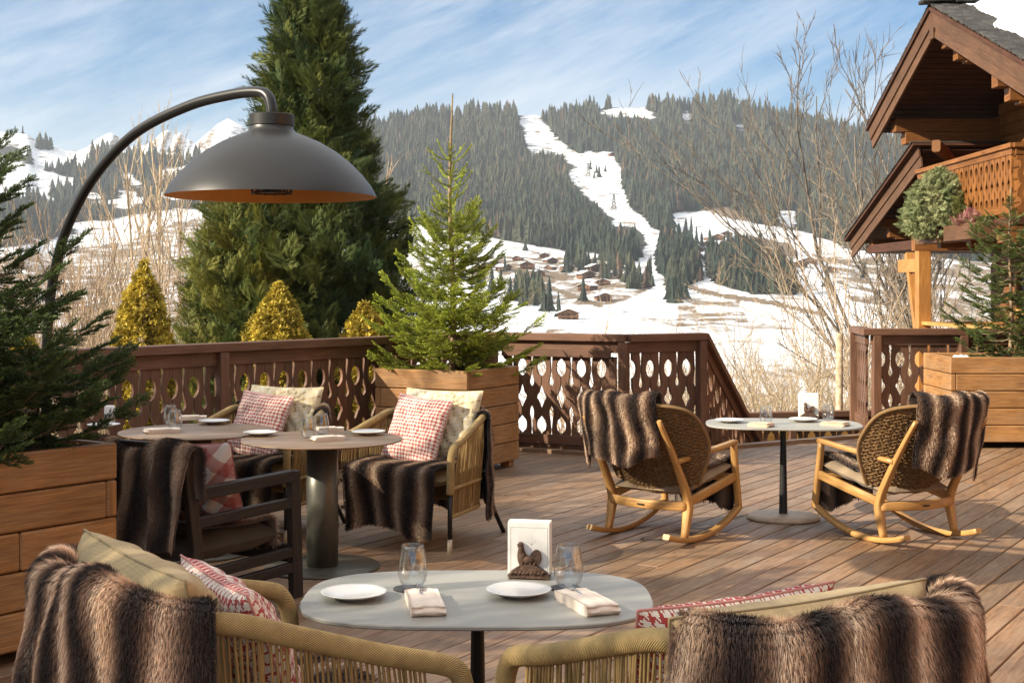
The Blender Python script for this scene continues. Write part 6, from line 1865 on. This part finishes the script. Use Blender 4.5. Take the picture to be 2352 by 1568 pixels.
# foreground armchairs
FK = 1.10
def front_chair(p_front, facing, sg):
    f = nrm(np.array(facing)); r = np.array([f[1], -f[0]])
    c = np.array(p_front) - (f * .34 + sg * r * .42) * FK
    return np.array([c[0], c[1], 0]), face_rz(*f)
cl3, rzl = front_chair((-.152, 3.23), (.815, .579), 1)
rope_armchair('rope armchair in the left foreground seen from behind', cl3, rzl, k=FK)
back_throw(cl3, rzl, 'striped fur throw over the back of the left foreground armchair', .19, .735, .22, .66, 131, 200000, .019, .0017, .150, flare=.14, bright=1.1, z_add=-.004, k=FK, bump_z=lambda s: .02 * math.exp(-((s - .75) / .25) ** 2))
put_cushion(pillow(.62, .45, .23, plain_pattern((.47, .345, .175), .04), 60, (.36, .27, .14), 5), cl3, rzl, (.0, -.170, .655), .22, 'khaki back cushion on the left foreground armchair', group='khaki back cushions', spin=-.02, k=FK)
put_cushion(pillow(.48, .43, .14, houndstooth(.0245), 170, (.60, .26, .23), 6), cl3, rzl, (.09, .020, .625), .40, 'houndstooth cushion on the left foreground armchair', group='red and white houndstooth cushions', yaw=-.10, k=FK)
seat_throw(cl3, rzl, 'fur throw on the seat of the left foreground armchair', 133, 16000, width=.003, length=.018, k=FK)
cr3, rzr = front_chair((.010, 3.30), (-.43, .903), -1)
rope_armchair('rope armchair in the right foreground seen from behind', cr3, rzr, k=FK)
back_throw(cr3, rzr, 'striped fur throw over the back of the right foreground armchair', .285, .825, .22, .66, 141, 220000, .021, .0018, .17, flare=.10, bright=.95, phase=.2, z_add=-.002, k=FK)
put_cushion(pillow(.62, .40, .23, plain_pattern((.43, .32, .17), .05), 60, (.32, .24, .13), 7), cr3, rzr, (-.05, -.165, .650), .24, 'grey khaki back cushion on the right foreground armchair', group='khaki back cushions', spin=.03, k=FK)
put_cushion(pillow(.48, .43, .14, houndstooth(.0245), 170, (.60, .26, .23), 8), cr3, rzr, (-.10, .010, .622), .36, 'houndstooth cushion on the right foreground armchair', group='red and white houndstooth cushions', spin=.03, k=FK)
seat_throw(cr3, rzr, 'fur throw on the seat of the right foreground armchair', 143, 12000, width=.003, length=.018, k=FK)

# rocking chairs
fk = nrm(np.array([.62, .78])); sk = np.array([fk[1], -fk[0]])
ck = np.array([1.073, 8.40]) + fk * .255 - sk * .285; ck3 = np.array([ck[0], ck[1], 0]); rzk = face_rz(*fk)
rocking_chair('left teak rocking chair with woven back lit along its lower edge', ck3, rzk)
rocker_throw(ck3, rzk, 'striped fur throw over the back of the left rocking chair', -1.34, .70, .36, 151, .1)
seat_throw(ck3, rzk, 'dark fur throw on the seat of the left rocking chair', 152, 12000, x0=-.24, x1=.24, y0=-.15, yf=.40, z=.395, drop=.30, width=.0042, bright=.55, slope=.165)
fq = nrm(np.array([-.42, .91])); sq = np.array([fq[1], -fq[0]])
cq = np.array([2.314, 8.40]) + fq * .255 + sq * .285; cq3 = np.array([cq[0], cq[1], 0]); rzq = face_rz(*fq)
rocking_chair('right teak rocking chair turned towards the left with woven back', cq3, rzq)
rocker_throw(cq3, rzq, 'striped fur throw over the back of the right rocking chair', -.72, 1.32, .42, 161, .45)
seat_throw(cq3, rzq, 'dark fur throw on the seat of the right rocking chair', 162, 12000, x0=-.24, x1=.24, y0=-.15, yf=.40, z=.395, drop=.30, width=.0042, bright=.55, slope=.165)

# tableware -------------------------------------------------------------------
def on_top(px, py, h): k = (py - HY) / (EYE - h); return np.array([(px - CX) / k, FPX / k, h])
h = .66
plate('white side plate at the left end of the foreground oval table', on_top(813, 1374, h)); plate('white side plate in front of the rooster napkin holder in the foreground', on_top(1192, 1368, h))
for (px, py, lab, cl_) in ((948, 1352, 'stemless glass left of the foreground napkin holder', 'dark coaster under the left glass of the foreground table'), (1306, 1351, 'stemless glass right of the foreground napkin holder', 'dark coaster under the right glass of the foreground table')):
    p = on_top(px, py, h); coaster(cl_, p + np.array([-.012, -.004, .0003])); tumbler(lab, p + np.array([0, 0, .0055]), 1.06)
p = on_top(976, 1393, h); folded_napkin('folded cream napkin beside the left plate of the foreground table', p, .16, .100, .250, .026); fork('fork tucked in the left napkin of the foreground table', p + np.array([-.016, .055, .0285]), .10)
p = on_top(1347, 1392, h); folded_napkin('folded cream napkin at the right end of the foreground table', p, .36, .104, .250, .026); fork('fork tucked in the right napkin of the foreground table', p + np.array([-.026, .055, .0285]), .30)
p = on_top(1209, 1330, h); rzh = -.16
napkin_holder('rusty cast iron rooster napkin holder on the foreground table', p + np.array([.012, .03, 0]), rzh, 1.12); napkin_stack('white paper napkins standing in the foreground rooster holder', p + np.array([.012, .03, 0]), rzh, 1.12, .122, .150)
# far oval table
plate('white side plate on the left of the oval table between the rocking chairs', on_top(1676, 970, h)); plate('white side plate near the napkin holder between the rocking chairs', on_top(1845, 968, h))
tumbler('stemless glass in the middle of the table between the rocking chairs', on_top(1759, 974, h)); tumbler('stemless glass on the right of the table between the rocking chairs', on_top(1902, 966, h))
folded_napkin('beige folded napkin in the middle of the table between the rocking chairs', on_top(1748, 979, h), .9, .10, .15, .022, (.80, .66, .55)); folded_napkin('beige folded napkin on the right of the table between the rocking chairs', on_top(1918, 977, h), .9, .10, .17, .022, (.80, .66, .55))
p = on_top(1857, 962, h); napkin_holder('rooster napkin holder on the table between the rocking chairs', p, -.1, 1.12); napkin_stack('white paper napkins on the table between the rocking chairs', p, -.1, 1.12, .122, .150)
# round tables
h = .735
plate('white side plate on the left rim of the middle round table', on_top(598, 1000, h)); plate('white side plate on the right of the middle round table', on_top(847, 998, h))
tumbler('nearer stemless glass on the middle round table', on_top(707, 1005, h)); tumbler('farther stemless glass on the middle round table', on_top(739, 997, h))
folded_napkin('cream napkin in front of the glasses on the middle round table', on_top(753, 1011, h), -1.05, .09, .18); folded_napkin('cream napkin behind the glasses on the middle round table', on_top(757, 990, h), -1.2, .09, .16)
plate('white side plate on the right of the back left round table', on_top(492, 973, h)); plate('white side plate half hidden by the left fir on the round table', on_top(238, 982, h))
tumbler('farther stemless glass on the back left round table', on_top(392, 975, h)); tumbler('nearer stemless glass on the back left round table', on_top(402, 988, h))
folded_napkin('cream napkin in front of the glasses on the back left round table', on_top(372, 993, h), -1.0, .10, .2); folded_napkin('cream napkin behind the plate on the back left round table', on_top(444, 963, h), -1.3, .09, .17)
mb = MB(); lathe(mb, [(0, 0), (.032, 0), (.034, .004), (.034, .10), (.026, .105), (0, .105)], 24); o = mb.build('salt_pot', MT['ceramic']); o.location = [float(a) for a in on_top(252, 968, h)]; tag(o, 'small white pot behind the plate on the back left round table', 'pot')

# fallen leaves and needles on the boards
g = np.random.default_rng(77); n = 420
lx = np.r_[g.normal(-.3, 1.0, 130), g.uniform(-1.5, 4.5, 170), g.normal(4.6, .8, 120)]; ly = np.r_[g.normal(10.6, .8, 130), g.uniform(5.2, 12.2, 170), g.normal(12.6, .5, 120)]
th = g.random(n) * 6.28; s_ = .006 + .012 * g.random(n); s_[::9] *= 2.2
Rm = np.zeros((n, 3, 3)); Rm[:, 0, 0] = np.cos(th); Rm[:, 0, 1] = -np.sin(th); Rm[:, 1, 0] = np.sin(th); Rm[:, 1, 1] = np.cos(th); Rm[:, 2, 2] = 1
mb = MB(); scatter(mb, np.array([(-.4, 0, 0), (0, -1, .12), (.45, 0, .25), (0, 1, .1)]), np.array([[0, 1, 2, 3]]), Rm, np.c_[lx, ly, np.full(n, .004)], s_, np.array((.30, .17, .07)) * (.4 + 1.1 * g.random((n, 1))))
o = struct(mb.build('fallen_leaves', MT['leaf']), 'stuff'); tag(o, 'dry brown leaves and needles scattered over the deck boards', 'leaves')

# leafless trees ----------------------------------------------------------------
def tree_at(label, px, Y, topy, kind, seed, rz=0.0, **kw):
    X = (px - CX) / FPX * Y; b = gz(X, Y) - .1; Ht = EYE + (HY - topy) / FPX * Y - b
    mat = kw.pop('mat', 'bark')
    H0 = kw.pop('H', 6.0)
    return bare_tree(label, (X, Y, b), kind, seed, H0, rz, mat=mat, scale=Ht / (H0 * kw.pop('fill', 1.0)), **kw)
up = dict(levels=4, trunk_r=.030, spread=.42, upb=.38, kids=(9, 5, 4, 3), stems=4, stem_spread=.16, first=.15, lenf=(.5, .5, .5, .5), rmin=.0055)
for i, (px, Y, topy, sd_, lab) in enumerate([(30, 26, 470, 1, 'bare twiggy shrub behind the left fir'), (95, 30, 380, 2, 'pale bare tree left of the arc lamp pole'), (160, 27, 440, 3, 'bare forked tree just left of the arc lamp pole'), (215, 34, 400, 1, 'thin bare tree crossed by the arc lamp pole'), (262, 29, 430, 2, 'bare tree under the bend of the arc lamp'),
                                           (330, 26, 520, 3, 'bare bush right behind the tall golden shrub'), (400, 30, 420, 4, 'bare tree between the arc lamp pole and the huge evergreen'), (300, 24, 600, 4, 'low bare thicket left of the tall golden shrub'), (420, 25, 600, 1, 'bare bush between the tall golden shrub and the evergreen'), (200, 24, 600, 3, 'low bare thicket above the long balustrade'), (130, 23, 620, 2, 'low bare thicket right of the left fir')]):
    tree_at(lab, px, Y, topy, 'upright', sd_, i * 1.3, mat='barkred' if i % 3 else 'bark', **up)
tall = dict(levels=4, trunk_r=.030, spread=.42, upb=.35, kids=(13, 4, 3, 2), stems=1, stem_spread=.02, first=.10, lenf=(.22, .5, .5, .5), wig=.035, rmin=.003)
for i, (px, topy, sd_, lab) in enumerate([(372, 205, 11, 'tallest slender poplar like bare tree crossing the arc lamp'), (338, 240, 12, 'slender bare tree left of the tallest one'), (312, 265, 11, 'shorter slender bare tree under the arc of the lamp'), (398, 270, 12, 'slender bare tree between the lamp arc and its dome')]):
    tree_at(lab, px, 36, topy, 'tall', sd_, i * 2.1, mat='bark', H=6.0, **tall)
tree_at('brown leafed young tree left of the huge evergreen top', 520, 30, 262, 'upright', 5, .4, mat='barkred', **up)
bush = dict(rmin=.004, levels=4, trunk_r=.035, spread=.50, upb=.30, kids=(8, 5, 4, 3), stems=6, stem_spread=.30, first=.2, lenf=(.5, .5, .5, .5))
tree_at('reddish bare bush above the gate section', 1440, 60, 630, 'bush', 21, .3, mat='barkred', **bush); tree_at('sparse reddish bare bush left of the larger one above the gate', 1368, 64, 660, 'bush', 22, 1.3, mat='barkred', **bush)
tree_at('small bare bush at the right end of the gate section', 1520, 58, 668, 'bush', 21, 2.3, mat='barkred', **bush)
wide = dict(levels=5, trunk_r=.032, rmin=.0030, spread=.62, upb=.16, kids=(7, 5, 4, 3, 2), stems=2, stem_spread=.25, first=.15, lenf=(.58, .55, .5, .48), wig=.15)
for i, (px, Y, topy, sd_, lab, sc) in enumerate([(1790, 27, 650, 31, 'bare spreading tree above the stair balustrade', 1), (1930, 25, 590, 32, 'bare leaning tree left of the chalet porch', 1), (1840, 34, 590, 33, 'smaller bare tree between two spreading ones beyond the stairs', 1), (1985, 30, 470, 31, 'bare spreading tree under the lower chalet roof', 1), (2090, 31, 560, 32, 'bare tree behind the chalet porch post', 1), (2180, 33, 580, 33, 'bare tree seen through the chalet porch', 1), (1700, 40, 640, 32, 'distant bare tree beyond the corner of the stairs', 1), (1862, 28, 610, 31, 'bare tree between the leaning one and the stair balustrade', 1), (1715, 25, 720, 33, 'low bare tree just beyond the sloping stair balustrade', 1), (2015, 27, 600, 33, 'bare tree right of the wooden pole', 1), (1625, 46, 690, 31, 'small distant bare tree above the corner of the level balustrade', 1)]):
    tree_at(lab, px, Y, topy, 'wide', sd_, i * 1.7, **wide)
tree_at('reddish twiggy tree left of the chalet gable', 1960, 36, 290, 'wide', 34, .6, mat='barkred', **wide)
tree_at('tall dark bare tree rising behind the chalet roof', 2205, 40, -60, 'widedark', 35, 1.0, mat='barkdark', **dict(wide, trunk_r=.034, rmin=.0045, spread=.42, upb=.3)); tree_at('dark bare tree reaching left of the chalet roof edge', 2150, 42, 10, 'widedark', 36, 2.0, mat='barkdark', **dict(wide, trunk_r=.034, rmin=.0045, spread=.42, upb=.3))
for i, (px, Y, topy, sd_, lab) in enumerate([(1575, 52, 705, 21, 'bare thicket above the level balustrade near its right end'), (1640, 44, 720, 22, 'bare thicket just right of the top of the stair balustrade'), (1690, 38, 745, 21, 'bare thicket beyond the middle of the stair balustrade'), (1745, 42, 700, 22, 'bare thicket above the left end of the table between the rocking chairs'), (1800, 36, 730, 21, 'bare thicket above the middle of the table between the rocking chairs'),
                                           (1850, 44, 690, 22, 'bare thicket above the far rooster napkin holder'), (1895, 34, 740, 21, 'bare thicket beside the wooden pole on its left'), (1950, 38, 700, 22, 'bare thicket beside the wooden pole on its right'), (2010, 46, 670, 21, 'bare thicket below the lower chalet roof'), (1770, 30, 830, 22, 'low bare thicket behind the glass on the table between the rocking chairs'), (1930, 28, 820, 21, 'low bare thicket at the foot of the wooden pole')]):
    tree_at(lab, px, Y, topy, 'bush', sd_, i * 1.9, mat='barkred' if i % 2 else 'bark', **bush)
tree_at('low scrubby bush at the foot of the stairs', 1690, 22, 900, 'bush', 22, .9, mat='bark', **bush); tree_at('low scrubby bush behind the table between the rocking chairs', 1860, 22, 880, 'bush', 21, 2.9, mat='bark', **bush)
mb = MB(); p = at(1925, 900, 19.0); tube(mb, [(p[0], 19, gz(p[0], 19)), (p[0] + .02, 19, EYE + (HY - 765) / FPX * 19)], [.055, .05], 8)
tag(mb.build('wooden_pole', MT['bark']), 'plain wooden pole left of the right hand balustrade', 'pole')

# camera ------------------------------------------------------------------------
cam = bpy.data.cameras.new('camera'); co = bpy.data.objects.new('camera', cam); COL.objects.link(co)
co.location = (0, 0, EYE); co.rotation_euler = (R(90), 0, 0)
cam.sensor_width = 36; cam.lens = FPX / 2352 * 36; cam.shift_y = -(784 - HY) / 2352; cam.clip_start = .05; cam.clip_end = 20000
SC.camera = co
vs = SC.view_settings; vs.view_transform = 'Standard'; vs.look = 'None'; vs.exposure = .95; vs.gamma = 1; vs.use_curve_mapping = False
SC.render.resolution_x = 1024; SC.render.resolution_y = 682
SC.cycles.use_denoising = True; SC.cycles.max_bounces = 8; SC.cycles.transparent_max_bounces = 8; SC.cycles.volume_bounces = 0; SC.cycles.caustics_reflective = False
